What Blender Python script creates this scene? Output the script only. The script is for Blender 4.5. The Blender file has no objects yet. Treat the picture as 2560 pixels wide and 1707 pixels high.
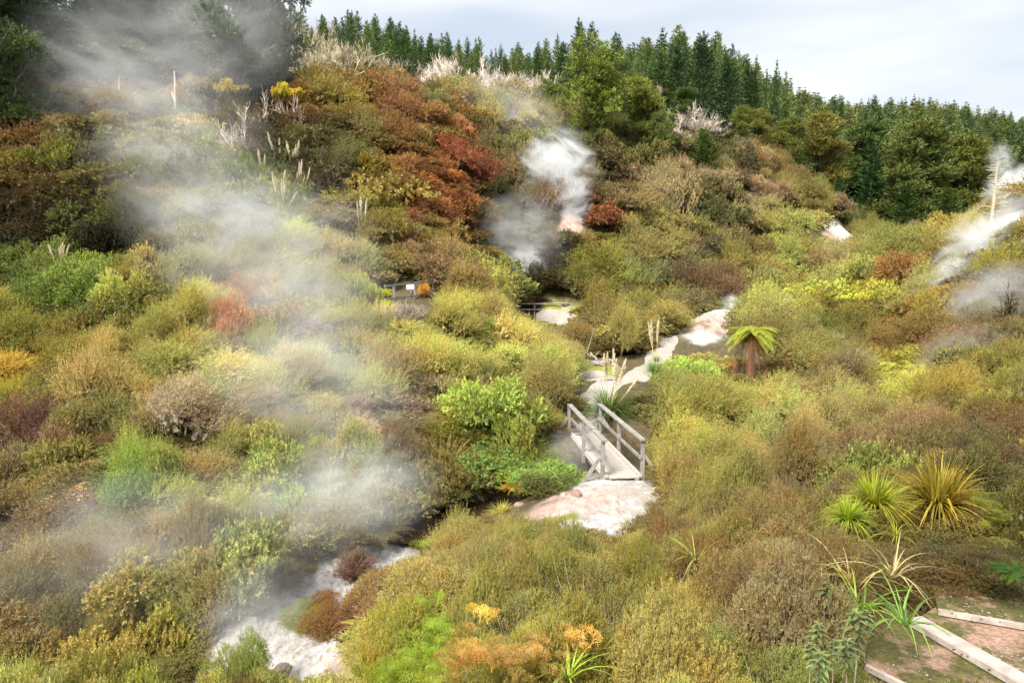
import bpy, math, random, numpy as np
from mathutils import Vector, Matrix
random.seed(7); RS = np.random.RandomState(7)
R = math.radians
scene = bpy.context.scene
col = scene.collection
# ------------------------------------------------------------------ camera
PITCH = R(5.45); FPX = 1707.0
cam_d = bpy.data.cameras.new('camera'); cam = bpy.data.objects.new('camera', cam_d); col.objects.link(cam)
cam_d.sensor_width = 36.0; cam_d.lens = 36.0 * FPX / 2560.0; cam_d.clip_start = 0.05; cam_d.clip_end = 3000
cam.location = (0, 0, 0); cam.rotation_euler = (R(90) - PITCH, 0, 0)
scene.camera = cam
# ------------------------------------------------------------------ sky, sun, exposure
SUN_EL, SUN_AZ = R(48), R(215)          # azimuth the sun stands at, measured from +Y clockwise
world = bpy.data.worlds.new('World'); scene.world = world; world.use_nodes = True
nt = world.node_tree; nt.nodes.clear()
def N(nt, t, **kw):
    n = nt.nodes.new(t)
    for k, v in kw.items(): setattr(n, k, v)
    return n
def L(nt, a, ao, b, bi): nt.links.new(a.outputs[ao], b.inputs[bi])
wo = N(nt, 'ShaderNodeOutputWorld'); bg = N(nt, 'ShaderNodeBackground')
sky = N(nt, 'ShaderNodeTexSky', sky_type='NISHITA', sun_disc=False, sun_elevation=SUN_EL, sun_rotation=SUN_AZ)
tc = N(nt, 'ShaderNodeTexCoord'); mp = N(nt, 'ShaderNodeMapping')
mp.inputs['Rotation'].default_value = (R(8), R(-24), 0); mp.inputs['Scale'].default_value = (1.1, 1.1, 5.5)
nz = N(nt, 'ShaderNodeTexNoise'); nz.inputs['Scale'].default_value = 1.5; nz.inputs['Detail'].default_value = 4; nz.inputs['Roughness'].default_value = .45
rp = N(nt, 'ShaderNodeValToRGB'); rp.color_ramp.elements[0].position = .38; rp.color_ramp.elements[1].position = .60
rp.color_ramp.elements[0].color = (3.9, 4.4, 5.1, 1); rp.color_ramp.elements[1].color = (6.1, 6.25, 6.4, 1)
mx = N(nt, 'ShaderNodeMix', data_type='RGBA'); mx.inputs['Factor'].default_value = .94
L(nt, tc, 'Generated', mp, 'Vector'); L(nt, mp, 'Vector', nz, 'Vector'); L(nt, nz, 'Fac', rp, 'Fac')
L(nt, sky, 'Color', mx, 'A'); L(nt, rp, 'Color', mx, 'B'); L(nt, mx, 'Result', bg, 'Color')
bg.inputs['Strength'].default_value = .055
L(nt, bg, 'Background', wo, 'Surface')
sl = bpy.data.lights.new('sun', 'SUN'); sl.energy = 2.8; sl.angle = R(20); sl.color = (1, .94, .84)
so = bpy.data.objects.new('sun', sl); col.objects.link(so)
sd = Vector((math.sin(SUN_AZ) * math.cos(SUN_EL), math.cos(SUN_AZ) * math.cos(SUN_EL), math.sin(SUN_EL)))
so.rotation_euler = sd.to_track_quat('Z', 'Y').to_euler()
so.location = (0, 0, 60)
vs = scene.view_settings; scene.display_settings.display_device = 'sRGB'
vs.view_transform = 'Standard'; vs.look = 'None'; vs.gamma = 1; vs.exposure = 1.7; vs.use_curve_mapping = False
cy = scene.cycles
cy.max_bounces = 6; cy.diffuse_bounces = 3; cy.glossy_bounces = 1; cy.transmission_bounces = 3; cy.volume_bounces = 3; cy.transparent_max_bounces = 4
cy.caustics_reflective = False; cy.caustics_refractive = False
cy.use_adaptive_sampling = True; cy.adaptive_threshold = .02
cy.volume_step_rate = 1.0; cy.volume_max_steps = 48
# ------------------------------------------------------------------ pixel <-> world helpers (photo pixels, 2560 x 1707)
cP, sP = math.cos(PITCH), math.sin(PITCH)
def ray(px, py):
    a, b = (px - 1280) / FPX, (853.5 - py) / FPX
    return np.array([a, cP + b * sP, -sP + b * cP])
def at(px, py, D):
    r = ray(px, py); return Vector(r * (D / r[1]))
def proj(p):
    X, Y, Z = p[0], p[1], p[2]
    d = Y * cP - Z * sP
    d = np.where(np.abs(d) < 1e-3, 1e-3, d)
    return 1280 + FPX * X / d, 853.5 - FPX * (Y * sP + Z * cP) / d, d
# ------------------------------------------------------------------ terrain
# canopy points seen in the photograph: px, py, distance, height of the plants there
CP = [
 # left bank of the creek and the slope above it
 (-300,1650,12,1.3),(-300,1300,15,1.3),(-300,1000,22,1.3),(-300,750,31,1.3),(-300,500,42,1.8),(-300,330,52,2),
 (60,1660,12,1.3),(60,1450,13.2,1.3),(60,1250,16,1.2),(60,1100,19.5,1.1),(60,950,23,1.1),(60,800,28,1.2),(60,690,33,1.3),(90,520,39,2.4),(90,400,46,2.2),(90,280,56,2.2),
 (400,1660,12,1.1),(400,1450,13.4,1.1),(400,1250,15.5,1.0),(400,1080,18.5,1.0),(400,930,21.5,1.0),(400,800,25.5,1.1),(400,700,30,1.3),(400,600,35,1.5),(400,450,42,2),(400,320,52,2),(400,240,60,2),
 (700,1350,15.4,1.1),(700,1200,18,1.0),(700,1060,20.5,1.0),(700,900,24.5,1.1),(700,780,29,1.2),(700,660,34,1.3),(700,560,39,1.4),(700,430,46,1.6),(700,300,55,2),(700,220,64,2),
 (960,1150,20.8,1.0),(960,1020,23,1.0),(960,900,26,1.1),(960,790,31,1.1),(960,680,36,1.3),(960,600,41,1.5),(960,480,47,1.6),(960,350,54,1.7),(930,225,62,1.8),
 # round the footbridge and up the middle
 (1200,1040,24,1.0),(1130,880,28,1.3),(1250,960,27.5,1.1),(1200,790,34,1.3),(1150,690,40,1.4),(1150,560,48,2),(1180,450,56,2),(1180,340,63,2),(1190,250,72,2),
 (1370,640,52,1.5),(1400,540,57,1.8),(1400,430,63,1.8),(1390,330,70,2),(1400,270,80,2),
 (1560,690,52,1.7),(1560,580,58,1.8),(1560,470,65,1.8),(1580,400,72,1.8),(1560,330,82,2),
 (1700,760,49,1.4),(1720,640,57,1.6),(1750,540,65,1.6),(1760,470,72,1.5),(1780,400,82,1.5),(1900,405,88,1.4),
 (1900,640,64,1.4),(1900,550,74,1.3),(1950,480,85,1.3),(2050,500,92,1.3),(2050,600,80,1.3),(2150,570,98,1.3),(2020,680,65,1.4),(2230,600,100,1.4),
 # right-hand ridge, near to far
 (1820,950,31,1.1),(1760,1010,26,1.1),(1950,900,34,1.2),(2050,830,40,1.2),(1950,1050,23,1.2),(1850,1120,19.5,1.2),(2000,800,45,1.3),(1980,760,50,1.3),
 (2150,750,50,1.3),(2200,900,34,1.2),(2250,1000,25,1.2),(2150,1100,17.5,1.3),(2300,720,47,1.3),(2400,640,50,1.2),(2300,600,60,1.2),(2450,565,56,1.0),(2560,520,52,.8),(2800,420,48,.8),
 (2500,850,32,1.2),(2500,980,22,1.2),(2480,1080,14,1.2),(2800,850,28,1.2),(2800,1050,15,1.2),(2800,650,40,1.2),
 (2100,1180,12.5,1.2),
 # near bushes in front
 (1250,1640,3.6,.9),(1250,1500,5,.95),(1250,1400,7,1.0),(1250,1310,10.5,1.0),(1450,1330,11.5,1.0),
 (1600,1640,3.3,.9),(1600,1480,5,.9),(1650,1360,8,1.0),(1750,1260,12,1.1),
 (1900,1640,3.0,.9),(1950,1450,4.6,.9),(1950,1330,7.5,1.0),(1000,1640,5,.9),(980,1500,7,1.0),(1000,1400,9.5,1.0),
 (2250,1250,8.3,.9),(2450,1300,7,.9),(2540,1200,8.5,1.0),(2800,1250,7,1.0),
]
# bare-ground points: px, distance, z
GP = [(-300,1.5,-1.9),(600,1.5,-1.9),(1500,1.5,-1.75),(2400,1.5,-1.7),(3000,1.5,-1.6),
 (-300,5,-4.4),(60,5,-4.4),(400,5,-4.4),(700,5,-4.3),(-300,8,-5.8),(60,8,-5.9),(400,8,-6.1),(700,8,-5.9),(700,11,-6.8),
 (720,13,-6.95),(620,12,-6.9),(830,14.6,-6.95),(980,17.2,-7),(1080,20,-7.2),(1250,20.5,-7),(860,11.5,-6.3),
 (1560,17.8,-5.9),(1470,16.8,-5.9),(1350,17.5,-6.2),(1540,19.3,-5.88),(1470,25.5,-5.85),(1480,28,-5.6),(1490,31,-5.3),(1600,33,-4.9),(1650,38,-4.2),(1620,42,-3.7),
 (1440,48,-3.0),(1400,50,-3.0),(1320,49,-3.0),(1000,33,-1.6),(1060,32.5,-1.7),
 (1780,44,-2.7),(1830,46,-2.4),(1790,40,-4),(1860,34.5,-4.6),(1310,54,-2.2),
 (2450,4.0,-2.62),(2350,4.4,-2.57),(2300,5.2,-2.55),(2500,5.6,-2.55),(2450,6.3,-2.6),(2250,3.3,-2.58),(2560,3.2,-2.62),(2050,3.3,-2.62),
 # beyond the crests
 (200,75,22),(500,80,26),(750,88,24),(-300,75,20),(930,72,17.2),(1100,80,18.6),(740,72,17.8),(900,92,23),(1200,97,23),(1500,100,24),(1750,110,22),(1900,115,17),(2050,125,11),(2250,125,5),(2450,115,4),(2700,110,4),(2350,80,0),(2560,75,1),
 (0,130,36),(500,130,40),(900,125,35),(1200,130,32),(1500,135,34),(1750,150,38),(2000,170,30),(2300,170,18),(2600,160,12),
 (2000,240,48),(2300,280,57),(2600,330,57),(1750,220,50),(1300,220,34),(700,220,42),(-300,220,42),(2900,380,50),(2300,420,60),(2000,400,66),(2600,420,58),(2900,150,10),
 (-300,700,60),(900,700,50),(2000,700,50),(3000,700,50)]
_pts = []
for px, py, D, hc in CP:
    p = at(px, py, D); _pts.append((p.x / D, D, p.z - hc * .85))
for px, D, z in GP: _pts.append(((px - 1280) / FPX, D, z))
_pts = np.array(_pts); _U = np.stack([_pts[:, 0] * 2.2, np.log(_pts[:, 1])], 1); _V = _pts[:, 2] / _pts[:, 1]
def _phi(r2): return .5 * r2 * np.log(np.maximum(r2, 1e-12))
def _tps():
    n = len(_U); K = _phi(((_U[:, None] - _U[None]) ** 2).sum(-1)) + np.eye(n) * 2e-3
    P = np.hstack([np.ones((n, 1)), _U]); A = np.zeros((n + 3, n + 3)); A[:n, :n] = K; A[:n, n:] = P; A[n:, :n] = P.T
    return np.linalg.solve(A, np.concatenate([_V, np.zeros(3)]))
_W = _tps()
def vnoise(x, y, seed=0):
    xi, yi = np.floor(x).astype(np.int64), np.floor(y).astype(np.int64); fx, fy = x - xi, y - yi
    def h(a, b):
        n = (a * 374761393 + b * 668265263 + seed * 1442695) & 0x7fffffff
        n = ((n ^ (n >> 13)) * 1274126177) & 0x7fffffff
        return ((n ^ (n >> 16)) & 0xffff) / 65535.0
    sx, sy = fx * fx * (3 - 2 * fx), fy * fy * (3 - 2 * fy)
    return (h(xi, yi) * (1 - sx) + h(xi + 1, yi) * sx) * (1 - sy) + (h(xi, yi + 1) * (1 - sx) + h(xi + 1, yi + 1) * sx) * sy
def fbm(x, y, seed=0, oct=4):
    s, a, t = 0, .5, 0
    for i in range(oct): s = s + a * vnoise(x * 2 ** i, y * 2 ** i, seed + i); t += a; a *= .5
    return s / t - .5
CREEK = np.array([(-6.4, 9.0), (-5.2, 11.6), (-4.3, 13.4), (-3.4, 15.6), (-2.6, 17.6), (-1.9, 19.6), (-.4, 20.6), (1.4, 21.2), (3.0, 22.2), (5.2, 23.0), (9, 25)])
def seg_dist(X, Y, P):
    best = np.full(X.shape, 1e9)
    for (ax, ay), (bx, by) in zip(P[:-1], P[1:]):
        dx, dy = bx - ax, by - ay; t = np.clip(((X - ax) * dx + (Y - ay) * dy) / (dx * dx + dy * dy), 0, 1)
        best = np.minimum(best, np.hypot(X - ax - t * dx, Y - ay - t * dy))
    return best
def sstep(a, b, x):
    t = np.clip((x - a) / (b - a), 0, 1); return t * t * (3 - 2 * t)
def height(X, Y):
    X = np.asarray(X, float); Y = np.asarray(Y, float); sh = X.shape; X = X.ravel(); Y = Y.ravel()
    Yc = np.clip(Y, 1.5, 900); u = np.clip(X / Yc, -1.05, 1.05)
    Q = np.stack([u * 2.2, np.log(Yc)], 1); out = np.empty(len(Q))
    for i in range(0, len(Q), 20000):
        q = Q[i:i + 20000]; K = _phi(((q[:, None] - _U[None]) ** 2).sum(-1))
        out[i:i + 20000] = K @ _W[:-3] + _W[-3] + q @ _W[-2:]
    z = out * Yc
    amp = np.clip((Yc - 3) * .03, 0, 1.3)
    z = z + amp * fbm(X * .16, Y * .16, 3) * 1.1 + np.clip(Yc * .02, .04, .5) * fbm(X * .6, Y * .6, 9)
    d = seg_dist(X, Y, CREEK)
    wet = -7.35 + sstep(.45, 2.4, d) * 3.2
    z = np.where(d < 2.4, np.minimum(z, np.maximum(wet, -7.35)), z)
    z = np.where((d < .9) & (z < -7.0), np.minimum(z, -7.2), z)
    # trodden ground levels near the bridge ends
    for cx, cy_, r, zz in ((3.0, 17.6, 1.5, -5.9), (2.65, 26.0, 1.1, -5.87), (3.0, 18.9, .9, -5.9)):
        w = 1 - sstep(r * .6, r * 1.3, np.hypot(X - cx, Y - cy_)); z = z * (1 - w) + zz * w
    return z.reshape(sh)
def hz(x, y): return float(height(np.array([x]), np.array([y]))[0])
_TD = np.exp(np.linspace(math.log(2.0), math.log(450), 420))
def ground(px, py, dmin=2.0):
    r = ray(px, py); r = r / r[1]
    D = _TD[_TD >= dmin]; X, Z = r[0] * D, r[2] * D; H = height(X, D)
    k = np.where(Z < H)[0]
    if len(k) == 0: return None
    k = k[0]
    if k == 0: d = D[0]
    else:
        a, b = Z[k - 1] - H[k - 1], Z[k] - H[k]; d = D[k - 1] + (D[k] - D[k - 1]) * a / (a - b + 1e-9)
    x = r[0] * d; return Vector((x, d, hz(x, d)))
# ------------------------------------------------------------------ mesh tools
def build_mesh(name, parts, mats):
    """parts: (verts, faces (m x 3 or 4), material index, per-vertex value 0..1)"""
    me = bpy.data.meshes.new(name); vs_, li, ls, lt, mi, at_ = [], [], [], [], [], []
    vo, lo = 0, 0
    for V, F, m, a in parts:
        V = np.asarray(V, np.float32); F = np.asarray(F, np.int32)
        if len(F) == 0: continue
        k = F.shape[1]; vs_.append(V); li.append((F + vo).ravel()); n = len(F)
        ls.append(lo + np.arange(n) * k); lt.append(np.full(n, k)); mi.append(np.full(n, m))
        at_.append(np.broadcast_to(np.asarray(a, np.float32), (len(V),)) if np.ndim(a) else np.full(len(V), a, np.float32))
        vo += len(V); lo += n * k
    V = np.concatenate(vs_); LI = np.concatenate(li); LS = np.concatenate(ls); MI = np.concatenate(mi)
    me.vertices.add(len(V)); me.vertices.foreach_set('co', V.ravel())
    me.loops.add(len(LI)); me.loops.foreach_set('vertex_index', LI.astype(np.int32))
    me.polygons.add(len(LS)); me.polygons.foreach_set('loop_start', LS.astype(np.int32))
    me.polygons.foreach_set('loop_total', np.concatenate(lt).astype(np.int32))
    me.polygons.foreach_set('material_index', MI.astype(np.int32))
    A = me.attributes.new('v', 'FLOAT', 'POINT'); A.data.foreach_set('value', np.concatenate(at_).astype(np.float32))
    for m in mats: me.materials.append(m)
    me.polygons.foreach_set('use_smooth', np.zeros(len(LS), bool)); me.update(calc_edges=True); return me
def nrm(a): return a / np.maximum(np.linalg.norm(a, axis=-1, keepdims=True), 1e-9)
def leaves(P, D, L_, W_, v, rs, up=.0):
    n = len(P); r = rs.normal(size=(n, 3)); r[:, 2] += up * 2
    S = nrm(np.cross(D, r)); L_ = np.broadcast_to(L_, (n,))[:, None]; W_ = np.broadcast_to(W_, (n,))[:, None]
    mid = P + D * L_ * .45
    V = np.stack([P, mid + S * W_ * .5, P + D * L_, mid - S * W_ * .5], 1).reshape(-1, 3)
    return V, np.arange(n * 4).reshape(n, 4), np.repeat(v, 4)
def sprays(P, D, ln, n, LL, LW, rs, droop=.15, spread=.9, v=None, up=0.):
    """small twigs: an axis from P along D with n leaves to either side"""
    s = len(P); D = nrm(D); t = (np.arange(n) + rs.rand(s, n)) / n; ln = np.broadcast_to(ln, (s,))[:, None]
    side = nrm(np.cross(D, rs.normal(size=(s, 3))))
    ax = P[:, None] + D[:, None] * (ln * t)[..., None]; ax[..., 2] -= droop * ln * t * t
    sg = np.where(np.arange(n) % 2, 1., -1.)[None, :, None]
    d = D[:, None] + side[:, None] * sg * spread + rs.normal(size=(s, n, 3)) * .35; d = nrm(d)
    sz = (1.15 - .6 * t) * rs.uniform(.7, 1.25, (s, n))
    if v is None: v = rs.rand(s)
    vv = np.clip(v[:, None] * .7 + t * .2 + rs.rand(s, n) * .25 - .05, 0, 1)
    return leaves(ax.reshape(-1, 3), d.reshape(-1, 3), (LL * sz).ravel(), (LW * sz).ravel(), vv.ravel(), rs, up)
def tube(pts, rad, sides=5):
    pts = np.asarray(pts, float); k = len(pts); rad = np.broadcast_to(rad, (k,)); T = nrm(np.gradient(pts, axis=0))
    ref = np.array([0.31, .12, 1.]) if abs(T[0][2]) < .8 else np.array([1., .2, .1])
    A = nrm(np.cross(T, ref)); B = np.cross(T, A); an = np.arange(sides) * 2 * math.pi / sides
    V = (pts[:, None] + (A[:, None] * np.cos(an)[None, :, None] + B[:, None] * np.sin(an)[None, :, None]) * rad[:, None, None]).reshape(-1, 3)
    F = []
    for i in range(k - 1):
        for j in range(sides):
            a, b = i * sides + j, i * sides + (j + 1) % sides
            F.append((a, b, b + sides, a + sides))
    return V, np.array(F)
def merge(lst, m, v=.5):
    Vs, Fs, o = [], [], 0
    for V, F in lst: Vs.append(V); Fs.append(F + o); o += len(V)
    return np.concatenate(Vs), np.concatenate(Fs), m, v
def box(c, sx, sy, sz, ax=None):
    """box as tube-like part; c centre; optional 3x3 axes"""
    s = np.array([(x, y, z) for x in (-.5, .5) for y in (-.5, .5) for z in (-.5, .5)]) * (sx, sy, sz)
    if ax is not None: s = s @ np.asarray(ax)
    F = np.array([(0, 1, 3, 2), (4, 6, 7, 5), (0, 4, 5, 1), (2, 3, 7, 6), (0, 2, 6, 4), (1, 5, 7, 3)])
    return s + np.asarray(c), F
def beam(a, b, w, h):
    """rectangular timber from a to b, w wide sideways, h tall"""
    a, b = np.asarray(a, float), np.asarray(b, float); d = b - a; ln = np.linalg.norm(d); d = d / ln
    up = np.array([0, 0, 1.]) if abs(d[2]) < .95 else np.array([0, 1., 0])
    s = nrm(np.cross(d, up)); u = np.cross(s, d)
    return box((a + b) / 2, ln, w, h, [d, s, u])
# ------------------------------------------------------------------ materials
def newmat(name):
    m = bpy.data.materials.new(name); m.use_nodes = True; m.node_tree.nodes.clear(); return m, m.node_tree
def out(nt, sh, disp=None):
    o = N(nt, 'ShaderNodeOutputMaterial'); nt.links.new(sh, o.inputs['Surface'])
def mixc(nt, a, b, fac, mode='MIX'):
    m = N(nt, 'ShaderNodeMix', data_type='RGBA', blend_type=mode)
    for k, x in (('A', a), ('B', b), ('Factor', fac)):
        if isinstance(x, (tuple, float, int)): m.inputs[k].default_value = (*x, 1) if isinstance(x, tuple) and len(x) == 3 else x
        else: nt.links.new(x, m.inputs[k])
    return m.outputs['Result']
def noise(nt, scale, detail=3, rough=.55, coord='Object', vec=None, sc=None):
    t = N(nt, 'ShaderNodeTexNoise'); t.inputs['Scale'].default_value = scale; t.inputs['Detail'].default_value = detail; t.inputs['Roughness'].default_value = rough
    if coord == 'World': g = N(nt, 'ShaderNodeNewGeometry'); v = g.outputs['Position']
    else: g = N(nt, 'ShaderNodeTexCoord'); v = g.outputs[coord]
    if sc: mm = N(nt, 'ShaderNodeMapping'); mm.inputs['Scale'].default_value = sc; nt.links.new(v, mm.inputs['Vector']); v = mm.outputs['Vector']
    nt.links.new(v, t.inputs['Vector']); return t.outputs['Fac']
def ramp(nt, f, *st):
    r = N(nt, 'ShaderNodeValToRGB'); e = r.color_ramp.elements
    while len(e) < len(st): e.new(.5)
    for i, (p, c) in enumerate(st): e[i].position = p; e[i].color = (*c, 1) if not isinstance(c, float) else (c, c, c, 1)
    nt.links.new(f, r.inputs['Fac']); return r.outputs['Color']
def leafmat(name, inst=False, trans=.38, contrast=1.0):
    m, nt = newmat(name)
    if inst: a = N(nt, 'ShaderNodeAttribute', attribute_type='INSTANCER', attribute_name='col'); c = a.outputs['Color']
    else: a = N(nt, 'ShaderNodeObjectInfo'); c = a.outputs['Color']
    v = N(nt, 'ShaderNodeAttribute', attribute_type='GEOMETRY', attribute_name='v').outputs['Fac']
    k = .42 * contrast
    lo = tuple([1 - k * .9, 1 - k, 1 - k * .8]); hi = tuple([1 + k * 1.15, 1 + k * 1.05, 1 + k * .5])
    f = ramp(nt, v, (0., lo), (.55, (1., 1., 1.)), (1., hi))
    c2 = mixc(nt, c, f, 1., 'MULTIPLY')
    nz_ = noise(nt, .9, 3, .6, 'World'); f2 = ramp(nt, nz_, (.34, (1.1, .93, .84)), (.5, (1., 1., 1.)), (.66, (.93, 1.05, .92)))
    c3 = mixc(nt, c2, f2, .8, 'MULTIPLY')
    nb_ = noise(nt, 4.5, 2, .6, 'World'); c3 = mixc(nt, c3, mixc(nt, c3, (.95, .70, .50) if not name.startswith('need') else (.95, .9, .7), 1., 'MULTIPLY'), ramp(nt, nb_, (.50, 0.), (.68, .7)))
    d = N(nt, 'ShaderNodeBsdfPrincipled'); nt.links.new(c3, d.inputs['Base Color']); d.inputs['Roughness'].default_value = .55; d.inputs['Specular IOR Level'].default_value = .25
    t = N(nt, 'ShaderNodeBsdfTranslucent'); nt.links.new(mixc(nt, c3, (1.05, 1.06, .68), 1., 'MULTIPLY'), t.inputs['Color'])
    s = N(nt, 'ShaderNodeMixShader'); s.inputs[0].default_value = trans
    nt.links.new(d.outputs[0], s.inputs[1]); nt.links.new(t.outputs[0], s.inputs[2]); out(nt, s.outputs[0]); return m
def simplemat(name, c1, c2, scale, rough=.8, sc=None, coord='Object', bump=.0, detail=4, use_obj=False):
    m, nt = newmat(name); f = noise(nt, scale, detail, .6, coord, sc=sc)
    c = ramp(nt, f, (.3, c1), (.7, c2))
    if use_obj: c = mixc(nt, c, N(nt, 'ShaderNodeObjectInfo').outputs['Color'], 1., 'MULTIPLY')
    d = N(nt, 'ShaderNodeBsdfPrincipled'); nt.links.new(c, d.inputs['Base Color']); d.inputs['Roughness'].default_value = rough
    if bump:
        b = N(nt, 'ShaderNodeBump'); b.inputs['Strength'].default_value = bump; b.inputs['Distance'].default_value = .02
        nt.links.new(f, b.inputs['Height']); nt.links.new(b.outputs[0], d.inputs['Normal'])
    out(nt, d.outputs[0]); return m
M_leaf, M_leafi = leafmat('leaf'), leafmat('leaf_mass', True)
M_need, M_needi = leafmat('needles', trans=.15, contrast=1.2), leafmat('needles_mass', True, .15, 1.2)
M_twig = simplemat('twig', (.22, .165, .115), (.50, .41, .30), 8)
M_dead = simplemat('dead_wood', (.48, .44, .39), (.80, .76, .70), 6, use_obj=True)
M_bark = simplemat('bark', (.07, .055, .045), (.24, .20, .165), 3, bump=.6, sc=(3, 3, .6))
M_plume = simplemat('plume', (.62, .52, .34), (.86, .78, .58), 9, rough=.9)
M_stalk = simplemat('stalk', (.40, .33, .16), (.60, .50, .28), 5)
M_timber = simplemat('weathered_timber', (.15, .135, .125), (.36, .335, .315), 3.2, sc=(1, 1, 1), bump=.35, coord='World', detail=8)
M_deck = simplemat('deck_timber', (.30, .26, .23), (.56, .51, .46), 4.5, sc=(1, 6, 1), bump=.3, coord='World', detail=8)
M_mesh = simplemat('white_sign', (.72, .73, .74), (.82, .82, .82), 4)
M_yellow = simplemat('yellow_sign', (.72, .42, .10), (.82, .55, .12), 4)
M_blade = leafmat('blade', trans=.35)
M_trunkf = simplemat('fern_trunk', (.07, .035, .02), (.28, .13, .07), 7, bump=.8)
M_rock = simplemat('rock', (.30, .26, .23), (.66, .62, .58), 4, bump=.8, use_obj=True, detail=8)
# ------------------------------------------------------------------ plant shapes
def dome(n, rs, K, rmax=.80, lob=(.20, .46), hmul=1.):
    r = rmax * np.sqrt(rs.rand(K)); a = rs.rand(K) * 6.283
    rl = rs.uniform(lob[0], lob[1], K)
    c = np.stack([r * np.cos(a), r * np.sin(a), (np.sqrt(np.maximum(1 - (r / .95) ** 2, .02)) * .72 * rs.uniform(.3, 1.12, K)) * hmul], 1); c[:, 0] *= rs.uniform(.9, 1.25); c[:, 1] *= rs.uniform(.75, 1.05)
    i = rs.choice(K, n, p=rl ** 2 / (rl ** 2).sum()); d = rs.normal(size=(n, 3)); d[:, 2] = np.abs(d[:, 2]) * 1.0 - .25 * (rs.rand(n) < .35); d = nrm(d)
    P = c[i] + d * (rl[i] * rs.uniform(.45, 1.0, n) ** .6)[:, None] * (1, 1, .8)
    lv = rs.rand(K)[i]
    return P, d, lv
def shrub_mesh(name, seed, ns, nl, sl, LL, LW, K=12, jit=.25, upb=.45, wind=(.5, 0, .25), droop=.1, twigs=0, tout=1.2, fill=500, fillL=.2, mats=None, spread=.8, hmul=1., tw=.006, vmix=.5):
    rs = np.random.RandomState(seed); P, d, lv = dome(ns, rs, K, hmul=hmul); ok = P[:, 2] > .02
    P, d, lv = P[ok], d[ok], lv[ok]
    D = nrm(d + np.array([0, 0, upb]) + np.array(wind) + rs.normal(size=P.shape) * jit)
    parts = []
    V, F, a = sprays(P, D, sl * rs.uniform(.6, 1.3, len(P)), nl, LL, LW, rs, droop, spread, v=np.clip(lv * vmix + rs.rand(len(P)) * (1 - vmix), 0, 1)); parts.append((V, F, 0, a))
    if fill:
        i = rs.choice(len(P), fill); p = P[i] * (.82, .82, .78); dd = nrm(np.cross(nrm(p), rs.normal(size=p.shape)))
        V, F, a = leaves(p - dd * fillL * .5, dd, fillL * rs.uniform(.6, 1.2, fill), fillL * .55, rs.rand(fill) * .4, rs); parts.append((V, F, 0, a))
    if twigs:
        i = rs.choice(len(P), twigs); e = P[i] + D[i] * sl * rs.uniform(.4, tout, (twigs, 1)); b = e * (.55, .55, .45)
        s = nrm(np.cross(e - b, rs.normal(size=e.shape))) * tw
        m_ = (b + e) / 2 + rs.normal(size=e.shape) * .02
        V = np.stack([b - s, b + s, m_ + s * .8, m_ - s * .8, e], 1).reshape(-1, 3); o = (np.arange(twigs) * 5)[:, None]
        parts.append((V, np.concatenate([o + np.array([[0, 1, 2, 3]])]), 1, .5)); parts.append((V, o + np.array([[3, 2, 4]]), 1, .5))
    return build_mesh(name, parts, mats or [M_leaf, M_twig])
def frond(base, d, ln, droop, w, n, rs, parts_L, v, curve_up=.0, lw=.22):
    """one fern frond: arching axis with leaflets to both sides"""
    t = np.linspace(0.06, 1, n); d = np.asarray(d, float); d = d / np.linalg.norm(d)
    ax = base + d * ln * t[:, None]; ax[:, 2] += curve_up * ln * t - droop * ln * t * t
    T = nrm(np.gradient(ax, axis=0)); S = nrm(np.cross(T, np.array([0, 0, 1.])));
    wd = w * np.sin(np.pi * np.clip(t * .86 + .1, 0, 1)) ** .8
    for sg in (-1, 1):
        Dl = nrm(S * sg + T * .35 + np.array([0, 0, -.12]) + rs.normal(size=(n, 3)) * .06)
        U = nrm(np.cross(Dl, T)); W = nrm(np.cross(U, Dl)); L_ = wd[:, None]; Wl = ln / n * 1.1 * (.6 + 0 * wd[:, None])
        mid = ax + Dl * L_ * .4
        V = np.stack([ax, mid + W * Wl * .5, ax + Dl * L_, mid - W * Wl * .5], 1).reshape(-1, 3)
        parts_L.append((V, np.arange(n * 4).reshape(n, 4), np.full(n * 4, v)))
    ax2 = ax + S * .006 * ln; V = np.concatenate([ax, ax2]); k = n
    parts_L.append((V, np.array([(i, i + 1, k + i + 1, k + i) for i in range(n - 1)]), np.full(2 * n, v)))
def fern_mesh(name, seed, nf, n, mats, ln=(.5, .9), droop=(.4, .9), w=.2, spreadr=.55, up=.8, brown=.15):
    rs = np.random.RandomState(seed); L_ = []
    for i in range(nf):
        a = rs.rand() * 6.283; r = spreadr * math.sqrt(rs.rand()); b = np.array([r * math.cos(a), r * math.sin(a), (1 - r) * .35 * rs.rand() + .12])
        a2 = a + rs.normal() * .8; el = rs.uniform(.3, up)
        d = np.array([math.cos(a2), math.sin(a2), el])
        frond(b, d, rs.uniform(*ln), rs.uniform(*droop), w, n, rs, L_, rs.rand())
    Vs, Fs, As, o = [], [], [], 0
    for V, F, A in L_: Vs.append(V); Fs.append(F + o); As.append(A); o += len(V)
    return build_mesh(name, [(np.concatenate(Vs), np.concatenate(Fs), 0, np.concatenate(As))], mats)
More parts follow.
